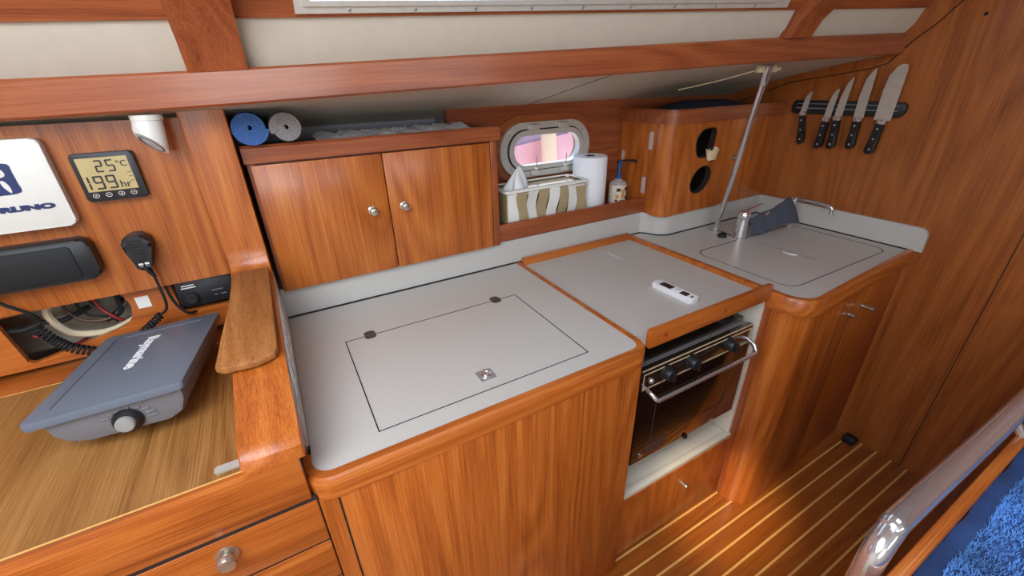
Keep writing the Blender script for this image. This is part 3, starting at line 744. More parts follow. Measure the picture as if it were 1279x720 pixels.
obj('handle', B(tube, smooth_path([(OX0+.016, OY+.002, -.150), (OX0+.016, OY-.022, -.154), (OX0+.024, OY-.036, hz), (OX0+.045, OY-.038, hz), (.89, OY-.038, hz), (OX1-.045, OY-.038, hz), (OX1-.020, OY-.036, hz), (OX1-.012, OY-.022, -.150), (OX1-.012, OY+.002, -.140)], 6), .0058, 12), M['chrome'], dd)
# remote control
rm = thing('remote_control', 'white slim remote control lying on the stove cover', 'remote', (.907, .73, -.008))
e1 = (V((.908, .660, 0))-V((.905, .800, 0))).normalized(); e2 = V((-e1.y, e1.x, 0)); cc = V((.915, .712, -.008))
def rl(u, v, w): return tuple(cc+e1*u+e2*v+V((0, 0, w)))
obj('case', B(prism, rrect(-.070, -.0185, .070, .0185, .007), rl, .0003, .015, bev=.003), M['whiteb'], rm)
obj('screen', B(prism, rrect(-.048, -.0115, -.008, .0115, .002), rl, .0148, .0156), M['ink'], rm)
obj('button_pad', B(prism, rrect(.022, -.010, .046, .010, .003), rl, .0148, .0158), M['ink'], rm)
obj('button', B(prism, ellipse(.008, 0, .006, .006, 16), rl, .0148, .0162), M['white'], rm)
obj('button', B(prism, ellipse(.058, 0, .004, .006, 16), rl, .0148, .0162), M['greyd'], rm)

# ------------------------------------------------------------------ knives
kr = thing('knife_rack', 'black magnetic knife bar mounted on the bulkhead', 'knife rack', (BX, .833, .41))
kp = [(1.014, .420), (1.014, .440), (1.005, .4555), (.668, .4555), (.656, .446), (.656, .424), (.668, .410), (1.004, .409)]
obj('bar', B(prism, kp, YZ, BX-.020, BX-.0005, bev=.003), M['black'], kr)
obj('magnet_strip', bbox(BX-.0215, BX-.019, .675, .995, .427, .431), M['greyd'], kr)
obj('magnet_strip', bbox(BX-.0215, BX-.019, .675, .995, .443, .446), M['greyd'], kr)
def knife(tip, neck, butt, bw, hw, label, style):
    """points are (y,z) on the bulkhead; blade width bw"""
    T_, N_, U_ = (V((BX-.026, *p)) for p in (tip, neck, butt))
    t = thing('kitchen_knife', label, 'knife', (BX-.022, butt[0], butt[1]), 'knives on the magnetic bar')
    ax = (T_-N_).normalized(); L = (T_-N_).length; px = V((0, ax.z, -ax.y))
    if px.y < 0: px = -px                # toward +y = left in the picture
    bl = bmesh.new()
    if style == 'chef': pr = [(0, -.48), (0, .5), (.55, .5), (.80, .42), (.95, .15), (1, -.12), (.99, -.40), (.90, -.49), (.5, -.5)]
    elif style == 'narrow': pr = [(0, -.5), (0, .5), (.5, .45), (.85, .1), (1, -.46), (.95, -.5), (.5, -.5)]
    else: pr = [(0, -.5), (0, .5), (.5, .47), (.8, .25), (.95, -.15), (1, -.45), (.9, -.5), (.5, -.5)]
    prism(bl, [(a_*L, b_*bw) for a_, b_ in pr], lambda u, v, w: tuple(N_+ax*u+px*v+V((w, 0, 0))), -.0012, .0012)
    obj('blade', bl, M['blade'], t)
    ax2 = (N_-U_).normalized(); L2 = (N_-U_).length; p2 = V((0, ax2.z, -ax2.y)); p2 = p2 if p2.y > 0 else -p2
    bo_ = bmesh.new(); prism(bo_, [(-.012, -hw*.42), (-.012, hw*.42), (.003, hw*.5), (.003, -hw*.5)], lambda u, v, w: tuple(N_+ax2*u+p2*v+V((w, 0, 0))), -.007, .007, bev=.002)
    obj('bolster', bo_, M['chrome'], t)
    hb = bmesh.new()
    hp = [(-L2, -.2*hw), (-L2*1.02, .15*hw), (-L2*.97, .5*hw), (-L2*.85, .52*hw), (-L2*.5, .40*hw), (-.012, .46*hw), (-.012, -.46*hw), (-L2*.5, -.46*hw), (-L2*.8, -.56*hw), (-L2*.95, -.5*hw)]
    prism(hb, hp, lambda u, v, w: tuple(N_+ax2*u+p2*v+V((w, 0, 0))), -.009, .009, bev=.003)
    h = obj('handle', hb, M['black'], t)
    for f_ in (.25, .55, .86):
        obj('rivet', B(lathe, [(.0032, 0), (.0032, .0008), (.0015, .0012)], N_-ax2*L2*f_+V((-.009, 0, 0)), (-1, 0, 0), 10), M['chrome'], h)
    return t
knife((.957, .487), (.963, .414), (.944, .304), .020, .022, 'smallest kitchen knife, leftmost on the magnetic bar', 'b')
knife((.870, .497), (.876, .398), (.880, .294), .022, .024, 'second knife from the left on the magnetic bar, with a short pointed blade', 'b')
knife((.836, .532), (.841, .404), (.836, .297), .024, .026, 'middle knife on the magnetic bar, with a thin tapering blade', 'narrow')
knife((.780, .556), (.777, .404), (.776, .303), .030, .026, 'fourth knife from the left on the magnetic bar, with a long plain blade', 'b')
knife((.706, .566), (.706, .400), (.714, .293), .048, .028, 'broadest kitchen knife with a rounded blade end, rightmost on the bar', 'chef')

# ------------------------------------------------------------------ pillar and divider
dv = thing('cabin_divider', 'teak pillar and sloping half-wall between chart table and galley', 'divider', (-.1, .8, .03))
DX0, DX1 = -.138, -.058
prof = [(1.20, .60), (1.085, .56), (1.085, .235)]+[(1.050+.035*cos(radians(a_)), .200-.035*sin(radians(a_))*1.0) for a_ in ()]
prof = [(1.25, .50), (1.086, .517), (1.086, .225), (1.084, .203), (1.078, .188), (1.068, .176), (1.05, .168), (.90, .150), (.73, .129), (.60, .098), (.578, .094), (.560, .088), (.551, .080), (.549, .0575), (.58, .0575), (.60, .03), (1.25, .03)]
pil = [(1.25, .50), (1.086, .517), (1.086, .225), (1.084, .203), (1.078, .188), (1.068, .176), (1.05, .168), (1.05, .10), (1.25, .10)]
low = [(1.049, .1678)]+prof[7:14]+[(.549, .0575), (.58, .0575), (.60, .018), (1.25, .018), (1.25, .0995), (1.049, .0995)]
obj('pillar', B(prism, pil, YZ, DX0, DX1, bev=.004), M['tz'], dv)
obj('half_wall', B(prism, low, YZ, DX0, DX1, bev=.003), M['ty'], dv, rot=Matrix.Rotation(.125, 4, 'X'))
obj('galley_facing', bbox(DX1-.002, DX1+.0012, .63, 1.135, .0, .086), M['lam'], dv)
obj('galley_facing', B(prism, [(1.08, .08), (1.08, .158), (.9, .138), (.73, .117), (.65, .096), (.63, .08)], YZ, DX1-.001, DX1+.0012), M['lam'], dv)
pq = bmesh.new()
ptop = [(-.062, 1.045), (-.134, 1.045), (-.134, .98), (-.139, .90), (-.150, .80), (-.158, .725), (-.148, .716), (-.100, .712), (-.072, .722), (-.066, .735)]
def ztop(y): return .168-.122*(1.05-y)
prism(pq, ptop, lambda u, v, w: (u, v, ztop(v)+w), .0045, .018, bev=.003)
tag(obj('shaped_board', pq, M['plaque']), 'worn shaped wooden board lying on top of the sloping half-wall', 'board')
obj2 = bbox(DX1+.0012, DX1+.0022, .70, 1.0, .03, .085)
bm = bmesh.new(); prism(bm, [(.96, .045), (.96, .142), (.70, .112), (.70, .06)], YZ, DX1+.0013, DX1+.0024)
ls = tag(obj('instruction_sheet', bm, M['whiteb']), 'white printed sheet stuck on the galley side of the half-wall', 'label sheet'); obj2.free()
for i in range(4):
    y = .92-.055*i
    obj('print_line', bbox(DX1+.002, DX1+.0028, y-.012, y+.012, .07, .074), M['ink'], ls)
    obj('print_line', bbox(DX1+.002, DX1+.0028, y-.003, y+.003, .08, .105), M['ink'], ls)

# ------------------------------------------------------------------ chart table
ct = thing('chart_table', 'teak chart table with oak-coloured top and front drawers', 'table', (-.6, .85, FZ))
obj('desk_top', bbox(-1.45, -.139, .566, 1.064, -.003, .015), M['desk'], ct)
obj('rear_top', bbox(-1.45, -.139, 1.067, 1.16, -.003, .015), M['tx'], ct)
obj('seam_strip', bbox(-1.45, -.139, 1.0638, 1.0672, -.003, .0154), M['holly'], ct)
obj('front_rail', bbox(-1.45, LX0+.006, .549, .566, -.030, .057, bev=.002), M['tx'], ct)
obj('rail_lip', bbox(-1.45, LX0-.002,   .5655, .5705, .0, .0555, bev=.001), M['holly'], ct)
obj('body', bbox(-1.45, LX0+.003, .557, 1.1, FZ, -.003), M['tz'], ct)
zz = -.036
for i in range(4):
    d = obj('drawer', bbox(-.62, LX0+.0115, .5475, .563, zz-.096, zz, bev=.0025), M['tx'], ct)
    knob(d, (-.193, .5475, zz-.031 if i == 0 else zz-.048), (0, -1, 0), .0135)
    zz -= .1
obj('drawer_gap', bbox(-.62, LX0+.012, .5495, .5625, -.44, -.029), M['dark'], ct)
bm = B(prism, rrect(-.190, .626, -.146, .642, .005), XY, .015, .018)
box(bm, -.155, -.141, .629, .639, .0155, .0215, bev=.002)
tag(obj('desk_hinge', bm, M['alu']), 'small metal hinge plate on the desk top beside the half-wall', 'hinge')

# nav panel
NP = [(-1.5, .166), (-.139, .166), (-.139, .545), (-1.5, .545)]
np_ = thing('instrument_panel', 'upright teak instrument panel behind the chart table', 'panel', (-.6, 1.12, .166))
obj('board', bbox(-1.5, -.139, 1.10, 1.116, .166, .502), tk('z', .84), np_)
opn = [(-.552, .146), (-.54, .152), (-.41, .1605), (-.36, .1605), (-.350, .152), (-.344, .125), (-.350, .100), (-.362, .085), (-.385, .076), (-.47, .056), (-.533, .042), (-.541, .048)]
rad = [(-.262, .085), (-.145, .085), (-.145, .165), (-.262, .165)]
obj('lower_board', plate([[(-1.5, .03), (-.139, .03), (-.139, .168), (-1.5, .168)], opn, rad], XZ, 1.135, .012), M['tx'], np_)
obj('cavity', bbox(-.70, -.14, 1.24, 1.25, .02, .24), M['cavity'], np_)
# plotter cover
fc = thing('plotter_cover', 'white plastic sun cover with a navy fish emblem on the instrument panel', 'cover', (-.5, 1.1, .33))
obj('shell', B(prism, rrect(-.70, .326, -.346, .482, .010), XZ, 1.078, 1.0995, bev=.004), M['white'], fc)
EY = 1.0778
em = obj('emblem', B(prism, sm2([(-.445, .3945), (-.421, .392), (-.3975, .395), (-.3965, .412), (-.3965, .43), (-.398, .4435), (-.421, .445), (-.445, .4435), (-.447, .42)], 3), XZ, EY-.0006, EY+.001), M['navy'], fc)
obj('fish', B(prism, sm2([(-.432, .417), (-.422, .420), (-.408, .424), (-.4075, .433), (-.415, .441), (-.427, .441), (-.436, .430)], 4), XZ, EY-.0014, EY), M['white'], em)
obj('fish', B(prism, sm2([(-.411, .396), (-.4085, .397), (-.4085, .407), (-.412, .4155), (-.4165, .416), (-.4165, .407)], 4), XZ, EY-.0014, EY), M['white'], em)
tl = curve_bm('text', text='FURUNO', size=.0122, depth=.0012, bold=.0010, align='LEFT')
tw = max(v.co.x for v in tl.verts)
for v in tl.verts: v.co = V((-.4665+v.co.x*.1035/tw, EY-.0002-v.co.z, .3625+v.co.y))
obj('lettering', tl, M['navy'], fc)
# clock
dg = thing('clock_display', 'square black-framed digital hour and temperature display on the panel', 'display', (-.273, 1.1, .36))
dx0, dx1, dz0, dz1 = -.319, -.227, .362, .450
obj('bezel', B(prism, rrect(dx0, dz0, dx1, dz1, .006), XZ, 1.083, 1.0995, bev=.003), M['black'], dg)
lc = obj('screen', B(prism, [(dx0+.007, dz0+.019), (dx1-.010, dz0+.019), (dx1-.010, dz1-.008), (dx0+.007, dz1-.008)], XZ, 1.0822, 1.084), M['lcd'], dg)
def seg7(x, z, w, h, segs, lw):
    bm = bmesh.new(); y0, y1 = 1.0816, 1.0824
    S = dict(a=(x+lw/2, x+w-lw/2, z+h-lw, z+h), d=(x+lw/2, x+w-lw/2, z, z+lw), g=(x+lw/2, x+w-lw/2, z+h/2-lw/2, z+h/2+lw/2),
             f=(x, x+lw, z+h/2+lw*.2, z+h-lw*.3), b=(x+w-lw, x+w, z+h/2+lw*.2, z+h-lw*.3), e=(x, x+lw, z+lw*.3, z+h/2-lw*.2), c=(x+w-lw, x+w, z+lw*.3, z+h/2-lw*.2))
    for s in segs: a_, b_, c_, d_ = S[s]; box(bm, a_, b_, y0, y1, c_, d_)
    return bm
bm = bmesh.new()
for x, s in ((-.3185, 'bc'), (-.2985, 'abcdfg'), (-.2800, 'abcdfg')): merge(bm, seg7(x, .3845, .0145, .025, s, .003))
merge(bm, seg7(-.288, .4155, .012, .022, 'abdeg', .0026)); merge(bm, seg7(-.271, .4155, .012, .022, 'acdfg', .0026))
obj('digits', bm, M['ink'], lc)
bm = text_bm('hr', .0185, (-.262, 1.082, .385), (1, 0, 0), (0, 0, 1), .0008, .0002, 'LEFT')
obj('unit_lettering', bm, M['ink'], lc)
bm = (text_bm('°C', .015, (-.2565, 1.082, .4235), (1, 0, 0), (0, 0, 1), .0008, .0001, 'LEFT'))
obj('degree_sign', bm, M['ink'], lc)
bm = bmesh.new()
for sx in (-.2455,):
    for z in (.392, .400, .408): box(bm, sx+.001, sx+.007, 1.0816, 1.0824, z-.0004+.004, z+.0006+.004)
obj('small_segments', bm, M['ink'], lc)
for i in range(4):
    x = -.304+.019*i
    b_ = obj('touch_button', B(ringplate, ellipse(x, .3735, .0048, .0042, 20), ellipse(x, .3735, .0040, .0035, 20), XZ, 1.0825, 1.0835), M['white'], dg)
    bm = bbox(x-.0020, x+.0020, 1.0825, 1.0835, .3731, .3739)
    if i in (0, 2): box(bm, x-.0004, x+.0004, 1.0825, 1.0835, .3716, .3754)
    obj('button_mark', bm, M['white'], dg)
# black instrument
bi = thing('marine_instrument', 'flat black rectangular instrument cover below the white one on the panel', 'instrument', (-.47, 1.1, .22))
obj('case', B(prism, rrect(-.66, .219, -.344, .300, .016), XZ, 1.068, 1.0995, bev=.006), M['black'], bi)
obj('face', B(prism, rrect(-.65, .226, -.372, .290, .006), XZ, 1.0655, 1.069, bev=.001), M['blackm'], bi)
obj('lettering', text_bm('Raymarine', .020, (-.425, 1.0653, .258), (1, 0, 0), (0, 0, 1), .0008, 0., sx=1.2), M['black'], bi)
bm = bbox(-.3345, -.3305, 1.0985, 1.1, .290, .294); box(bm, -.3245, -.3205, 1.0985, 1.1, .291, .295)
# reading lamp
rl_ = thing('reading_lamp', 'white cylindrical lamp hanging from the deckhead beside the pillar', 'lamp', (-.185, 1.06, .45))
lc0 = V((-.178, 1.045, .506)); la = V((-.12, -.12, -1)).normalized()
obj('lamp_base', B(lathe, [(.0245, -.006), (.0245, .003), (.022, .005)], lc0, (0, 0, -1), 24), M['white'], rl_)
bm = bmesh.new(); n = 24; R = []
s_ = la.cross(V((0, 1, 0))).normalized(); u_ = la.cross(s_)
for h, r in ((0, .0225), (.02, .0235), (.035, .024), (.044, .0225)):
    R.append([bm.verts.new(lc0+la*(h+(.017*((s_*cos(2*pi*k/n)+u_*sin(2*pi*k/n)).dot(V((.80, .6, 0)))) if h > .03 else 0))+(s_*cos(2*pi*k/n)+u_*sin(2*pi*k/n))*r) for k in range(n)])
for p, q in zip(R, R[1:]):
    for k in range(n): bm.faces.new((p[k], p[(k+1) % n], q[(k+1) % n], q[k]))
bm.faces.new(R[0][::-1]); fcap = bm.faces.new(R[-1]); cap = [v.co.copy() for v in R[-1]]
obj('lamp_body', bm, M['white'], rl_)
cc_ = sum(cap, V())/len(cap); nn = (cap[0]-cc_).cross(cap[6]-cc_).normalized(); nn = nn if nn.dot(la) > 0 else -nn
bm = bmesh.new(); tube(bm, [cc_+(q-cc_)*.72+nn*.001 for q in cap]+[cc_+(cap[0]-cc_)*.72+nn*.001], .0016, 8, False)
obj('lens_ring', bm, M['greyd'], rl_)
obj('lens', B(lathe, [(.008, .0), (.008, .001), (.004, .0015)], cc_, nn, 18), M['silver'], rl_)
# handheld mic
mc = thing('radio_microphone', 'black fist microphone clipped on the instrument panel', 'microphone', (-.27, 1.09, .22))
mp = sm2([(-.292, .288), (-.274, .2935), (-.256, .288), (-.251, .270), (-.257, .250), (-.264, .226), (-.270, .219), (-.283, .219), (-.288, .228), (-.292, .250), (-.298, .270)], 4)
b_ = obj('case', B(prism, mp, XZ, 1.062, 1.0985, bev=.007, seg=3), M['black'], mc)
for i in range(5):
    z = .283-.0065*i
    obj('grille_slot', bbox(-.288+.001*i, -.262-.001*i, 1.0605, 1.0625, z-.0008, z+.0008), M['blackm'], mc)
for x, z in ((-.279, .234), (-.269, .2345)):
    obj('keycap', bbox(x-.0036, x+.0036, 1.0602, 1.0630, z-.0018, z+.0018), M['white'], mc)
    obj('keycap', bbox(x-.0030, x+.0030, 1.0602, 1.0630, z-.0062, z-.0032), M['greyd'], mc)
obj('cable_boot', B(tube, [(-.276, 1.08, .221), (-.274, 1.08, .208), (-.270, 1.08, .196)], [.006, .0048, .0032], 10), M['blackm'], mc)
obj('cord', B(tube, smooth_path([(-.272, 1.08, .200), (-.271, 1.08, .18), (-.271, 1.08, .14), (-.277, 1.085, .118), (-.292, 1.09, .105)]), .0028, 8), M['blackm'], mc)
def coil(pts, r, turns, wr):
    P = smooth_path(pts, 12); L = len(P); out = []
    for i in range(turns*10+1):
        t = i/(turns*10)*(L-1); k = min(int(t), L-2); f_ = t-k
        p = P[k].lerp(P[k+1], f_); d = (P[k+1]-P[k]).normalized(); s = d.cross(V((0, .3, 1))).normalized(); u = s.cross(d)
        a_ = 2*pi*i/10; out.append(p+s*r*cos(a_)+u*r*sin(a_))
    return B(tube, out, wr, 6)
obj('coiled_cord', coil([(-.292, 1.09, .105), (-.308, 1.09, .092), (-.325, 1.09, .080), (-.345, 1.09, .066)], .0065, 9, .0024), M['blackm'], mc)
# vhf radio
vr = thing('vhf_radio', 'black radio set mounted in the lower board beside the pillar', 'radio', (-.205, 1.14, .09))
bm = B(prism, rrect(-.256, .100, -.146, .160, .008), XZ, 1.118, 1.20, bev=.003)
obj('case', bm, M['black'], vr)
for x, z, w_ in ((-.232, .150, .012), (-.232, .1445, .014), (-.180, .128, .011), (-.170, .116, .005), (-.185, .116, .003)):
    obj('print_mark', bbox(x-w_, x+w_, 1.1172, 1.1185, z-.0012, z+.0012), M['white'] if z > .14 else M['greyd'], vr)
obj('mic_socket', B(lathe, [(.014, 0), (.014, .006), (.010, .010)], (-.232, 1.118, .118), (0, -1, 0), 18), M['blackm'], vr)
tag(obj('blank_sticker', bbox(-.333, -.309, 1.1278, 1.1292, .115, .142), M['white']), 'small white square sticker on the lower board below the microphone', 'sticker')
# cables in the cavity
def cable(pts, r, mat, label, name='cable', grp='cables behind the chart table', n=8):
    return tag(obj(name, B(tube, smooth_path(pts), r, n), mat), label, 'cable', grp)
cable([(-.47, 1.15, .165), (-.485, 1.155, .13), (-.465, 1.15, .085), (-.42, 1.15, .070), (-.385, 1.155, .072), (-.35, 1.17, .085), (-.33, 1.19, .11)], .0075, M['ivory'], 'thick ivory cable curving across the opening in the lower board')
cable([(-.455, 1.17, .165), (-.462, 1.17, .13), (-.44, 1.165, .100), (-.40, 1.17, .092), (-.36, 1.18, .12)], .0035, M['brownw'], 'thin brown wire inside the ivory cable loop')
cable([(-.41, 1.165, .162), (-.405, 1.16, .125), (-.385, 1.155, .095), (-.372, 1.17, .072)], .003, M['red'], 'red wire hanging down right of the ivory cable loop')
cable([(-.425, 1.18, .162), (-.418, 1.17, .14), (-.40, 1.165, .11), (-.39, 1.17, .08)], .003, M['blackm'], 'black wire hanging inside the ivory cable loop')
cable([(-.44, 1.18, .165), (-.445, 1.18, .13), (-.43, 1.175, .105), (-.39, 1.175, .10), (-.36, 1.19, .14)], .003, M['blackm'], 'second black wire looping inside the ivory cable loop')
cable([(-.38, 1.19, .165), (-.375, 1.18, .13), (-.38, 1.175, .10), (-.41, 1.18, .085)], .006, M['blackm'], 'thick black cable at the right end of the opening')
cable([(-.52, 1.15, .095), (-.505, 1.145, .085), (-.49, 1.14, .08), (-.485, 1.14, .065), (-.47, 1.15, .056), (-.445, 1.17, .058)], .0028, M['red'], 'red wire at the lower left of the opening')
cable([(-.56, 1.15, .118), (-.53, 1.15, .112), (-.50, 1.155, .118), (-.47, 1.16, .112), (-.43, 1.19, .12)], .006, M['blackm'], 'black cable crossing the left half of the opening')
cable([(-.27, 1.118, .166), (-.268, 1.112, .14), (-.262, 1.112, .11), (-.248, 1.115, .085), (-.23, 1.14, .08)], .003, M['blackm'], 'black wire beside the radio')
tag(obj('coiled_cable', coil([(-.490, 1.10, .130), (-.475, 1.10, .098), (-.455, 1.095, .075), (-.42, 1.09, .055), (-.385, 1.085, .045)], .0085, 20, .0028), M['blackm']), 'black coiled cord hanging in front of the opening', 'cable', 'cables behind the chart table')
cable([(-.51, 1.075, .225), (-.505, 1.08, .20), (-.48, 1.09, .165), (-.475, 1.10, .14)], .0032, M['blackm'], 'black lead dropping from the black instrument cover')
bm = bbox(-.35, -.338, 1.16, 1.24, .06, .14, bev=.004)
bm.free()
# ------------------------------------------------------------------ grey display unit on the desk
bx = thing('display_unit', 'grey plastic display unit with white lettering lying on the chart table', 'electronics', (-.30, .93, .03))
BM = Matrix.Translation(V((-.306, .932, .098))) @ Matrix.Rotation(-.15, 4, 'Z')
_w = V((-.089, -.05, -.091)); BMr = Matrix.Rotation(_w.length, 4, _w.normalized())
BM = Matrix.Translation(V((-.306, .930, .0955))) @ BMr
W_, H_ = .2105, .320
def bl_(u, v, w): return tuple(BM @ V((u, v, w)))
bm = B(prism, rrect(-W_/2, -H_/2, W_/2, H_/2, .006), bl_, -.014, 0, bev=.003)
lidb = obj('cover', bm, M['grey'], bx)
bm = bmesh.new()
box(bm, -W_/2+.022, -W_/2+.027, -H_/2+.028, H_/2-.03, -.002, .0012); box(bm, -W_/2+.04, W_/2-.03, H_/2-.028, H_/2-.023, -.002, .0012)
bm.transform(BM); obj('raised_rib', bm, M['grey'], lidb)
prof = [(-.090, -.014), (.096, -.014), (.094, -.038), (.084, -.060), (.062, -.070), (-.045, -.066), (-.070, -.058), (-.086, -.040)]
bm = bmesh.new(); prism(bm, prof, lambda u, v, w: bl_(u, w, v), -H_/2+.012, H_/2-.012, bev=.006)
obj('body', bm, M['greyd'], bx)
bm = text_bm('Raymarine', .030, (0, 0, 0), (0, -1, 0), (1, 0, 0), .0008, .0007, sx=1.12)
bm.transform(BM @ Matrix.Translation(V((-.012, .028, .0003)))); obj('lettering', bm, M['whiteb'], lidb)
bm = bmesh.new(); lathe(bm, [(.020, 0), (.0215, .004), (.0185, .010), (.017, .012)], (0.012, -H_/2+.012, -.046), (0, -1, 0), 28); bm.transform(BM)
kb = obj('bracket_knob', bm, M['black'], bx)
bm = bmesh.new(); lathe(bm, [(.0135, .010), (.0135, .017), (.012, .019), (.006, .0195)], (0.012, -H_/2+.012, -.046), (0, -1, 0), 24); bm.transform(BM)
obj('knob_cap', bm, M['cap'], kb)
bm = bmesh.new()
for k in range(7):
    a_ = radians(20+23*k)
    box(bm, -.0012, .0012, -.0035, .0, .026, .038); 
bm.free(); bm = bmesh.new()
for k in range(8):
    a_ = radians(-10+22*k); p0 = V((.012+.027*cos(a_), -H_/2+.0105, -.046+.027*sin(a_)*.75)); p1 = V((.012+.040*cos(a_), -H_/2+.0105, -.046+.036*sin(a_)*.6))
    if p1.z < -.016: tube(bm, [p0, p1], .0014, 6)
bm.transform(BM); obj('ridge', bm, M['greyd'], bx)

# ------------------------------------------------------------------ settee, grab rail, throw
st = thing('settee', 'settee back with a narrow teak capping at the lower right', 'settee', (1.2, -.3, FZ))
obj('back_panel', bbox(.50, 1.75, -.06, .036, FZ, -.085), M['txd'], st)
obj('capping', bbox(.49, 1.76, .036, .052, -.068, -.040, bev=.004), M['tx'], st)
obj('seat', bbox(.50, 1.75, -.62, -.06, FZ, -.38, bev=.02), M['navycloth'], st)
obj('backrest', bbox(.50, 1.75, -.30, -.055, -.39, -.085, bev=.03), M['navycloth'], st)
gr = thing('grab_rail', 'thick chromed tube grab rail in front of the settee capping', 'rail', (1.0, .072, FZ))
ry = .074
obj('tube', B(tube, smooth_path([(.572, ry-.004, FZ), (.572, ry-.004, -.50), (.570, ry-.004, -.15), (.571, ry-.004, -.085), (.582, ry-.002, -.036), (.612, ry, -.008), (.66, ry, 0), (1.0, ry-.006, 0), (1.6, ry-.012, 0), (BX, ry-.014, 0)], 10), .0155, 20), M['chrome'], gr)
for x in (1.05, 1.62):
    obj('standoff', B(tube, [(x, ry-.004, -.004), (x, .040, -.050)], .007, 12), M['chrome'], gr)
th = thing('fleece_throw', 'blue fluffy fleece throw spread over the settee back', 'throw', (1.1, -.2, -.06))
def throw(u, v):
    x = .52+1.2*u; y = .036-.62*v
    e = .0015*sin(x*31)+.001*sin(x*77+1)
    z = -.040-.10*v+.020*sin(x*13+y*9)*sin(y*17+1)*min(1, v*6)+.007*sin(x*41+y*33)*min(1, v*8)
    if v == 0: z = -.050
    return (x, y+e*(1-v), z)
bm = B(grid, throw, 90, 50); bmesh.ops.solidify(bm, geom=bm.faces[:], thickness=.02)
obj('blanket', bm, M['throw'], th, sm=180)
bm = bmesh.new(); rr = random.Random(3)
for i in range(60000):
    u, v = rr.random(), rr.random()**1.5*.85
    v = .035+v*.965; p = V(throw(u, v)); a_ = rr.random()*6.28; l = .004+.005*rr.random()
    d = V((cos(a_)*.7, sin(a_)*.7, .6+.5*rr.random())).normalized()*l; s = V((-sin(a_), cos(a_), 0))*.0008
    vs = [bm.verts.new(p-s), bm.verts.new(p+s), bm.verts.new(p+d)]; bm.faces.new(vs)
me = bpy.data.meshes.new('fleece_pile'); bm.transform(WM[th.name].inverted()); bm.to_mesh(me); bm.free(); me.materials.append(M['pile'])
o = bpy.data.objects.new('fleece_pile', me); COL.objects.link(o); o.parent = th; o['kind'] = 'stuff'

# door stop at the foot of the bulkhead
bm = bmesh.new()
prism(bm, [(0, 0), (.05, 0), (.05, .012), (.035, .028), (.012, .030), (0, .02)], lambda u, v, w: (BX-.055+u, w, FZ+.001+v), .425, .465, bev=.003)
ds = tag(obj('door_stop', bm, M['blackm']), 'small black block on the floor where sink cabinet meets bulkhead', 'door stop')

# ------------------------------------------------------------------ outside
bo_ = thing('moored_boat', 'red-hulled boat lying outside, seen through the porthole', 'boat', (3.0, 5.0, -1.2))
bm = bmesh.new()
hull = [(-1.0, -1.2), (7.0, -1.2), (7.6, .50), (2.35, .17), (1.6, -.02), (-1.4, -.22)]
prism(bm, hull, XZ, 3.2, 4.8, bev=.05)
obj('hull', bm, M['redhull'], bo_)
obj('cabin_top', B(prism, [(-1.0, -.3), (5.2, -.3), (4.8, 1.0), (-.8, 1.0)], XZ, 3.6, 4.5, bev=.05), M['white'], bo_)
obj('fender_cover', B(tube, smooth_path([(2.06, 3.1, .30), (2.07, 3.08, .1), (2.10, 3.08, -.4)]), .065, 16), M['orange'], bo_)

# ------------------------------------------------------------------ camera
R = [(0.87138733, -0.48992101, -0.02572005), (-0.23702421, -0.37451773, -0.89641285), (0.42953887, 0.78721908, -0.44247315)]
cam = bpy.data.cameras.new('camera'); co_ = bpy.data.objects.new('camera', cam); COL.objects.link(co_)
r0, r1, r2 = [V(r) for r in R]
mw = Matrix((( r0.x, -r1.x, -r2.x, 0), (r0.y, -r1.y, -r2.y, 0), (r0.z, -r1.z, -r2.z, .55), (0, 0, 0, 1)))
co_.matrix_world = mw
cam.sensor_width = 36; cam.lens = 524.97345/1279*36; cam.clip_start = .02
SC.camera = co_

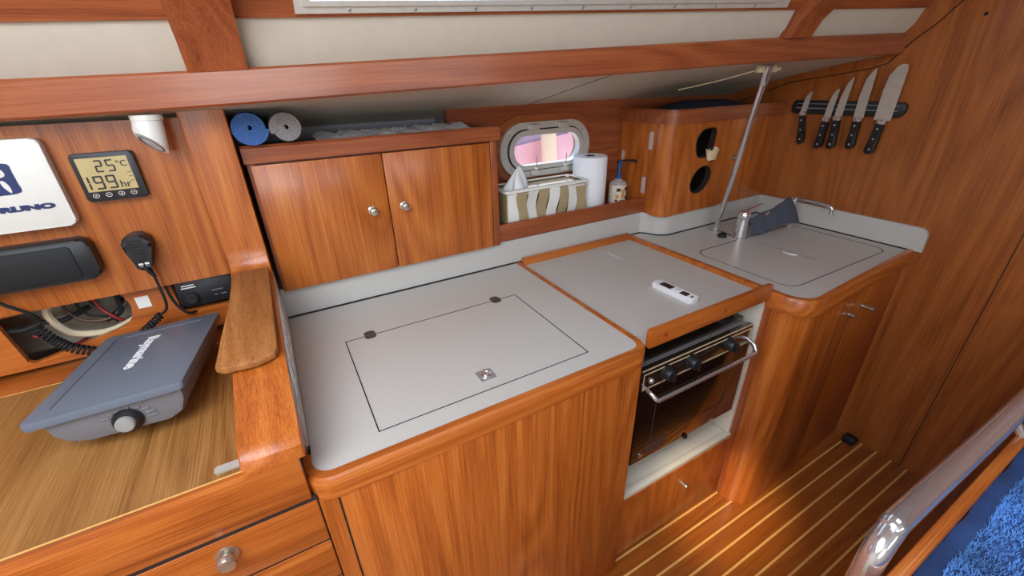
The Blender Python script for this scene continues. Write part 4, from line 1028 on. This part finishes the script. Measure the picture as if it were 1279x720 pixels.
# ------------------------------------------------------------------ light
W = bpy.data.worlds.new('sky'); SC.world = W; W.use_nodes = True
nt = W.node_tree; bg = nt.nodes['Background']
sky = nt.nodes.new('ShaderNodeTexSky'); sky.sky_type = 'HOSEK_WILKIE'; sky.turbidity = 3.; sky.sun_direction = V((.25, .6, .75)).normalized()
nt.links.new(sky.outputs[0], bg.inputs[0]); bg.inputs[1].default_value = 13.
def area(name, loc, to, sx, sy, e, col):
    l = bpy.data.lights.new(name, 'AREA'); l.shape = 'RECTANGLE'; l.size = sx; l.size_y = sy; l.energy = e; l.color = col
    o = bpy.data.objects.new(name, l); COL.objects.link(o); o.location = loc
    o.rotation_euler = (V(to)-V(loc)).to_track_quat('-Z', 'Y').to_euler(); return o
area('companionway_daylight', (-.6, -.12, 1.02), (-.45, .05, 0), .95, 1.1, 26, (.90, .955, 1.))
area('hatch_daylight', (.75, -.19, 1.02), (.75, -.15, 0), .55, .55, 2.2, (.9, .96, 1.))
area('inboard_fill', (-.7, -1.59, .65), (-.3, 1, .1), 1., .4, 10, (.93, .97, 1.))  # added fill lamp, lifts the upright faces; no known window here
area('inboard_fill', (.5, -1.59, .65), (.1, 1, .1), .8, .3, 2, (.93, .97, 1.))  # second, weaker fill lamp, added likewise
l = bpy.data.lights.new('companionway_sunbeam', 'SPOT'); l.energy = 230; l.spot_size = radians(11); l.spot_blend = .9; l.color = (1, .80, .52); l.shadow_soft_size = .05
o = bpy.data.objects.new('companionway_sunbeam', l); COL.objects.link(o); o.location = (-.5, -.15, 1.03)
o.rotation_euler = (V((1.08, .50, -.79))-V((-.5, -.15, 1.03))).to_track_quat('-Z', 'Y').to_euler()
l = bpy.data.lights.new('sun', 'SUN'); l.energy = 3.2; l.angle = .01; l.color = (1, .94, .84)
o = bpy.data.objects.new('sun', l); COL.objects.link(o); o.rotation_euler = V((-.25, -.55, -.8)).to_track_quat('-Z', 'Y').to_euler()
SC.view_settings.view_transform = 'Standard'; SC.view_settings.look = 'None'; SC.view_settings.gamma = 1; SC.view_settings.exposure = .15
SC.view_settings.use_curve_mapping = False
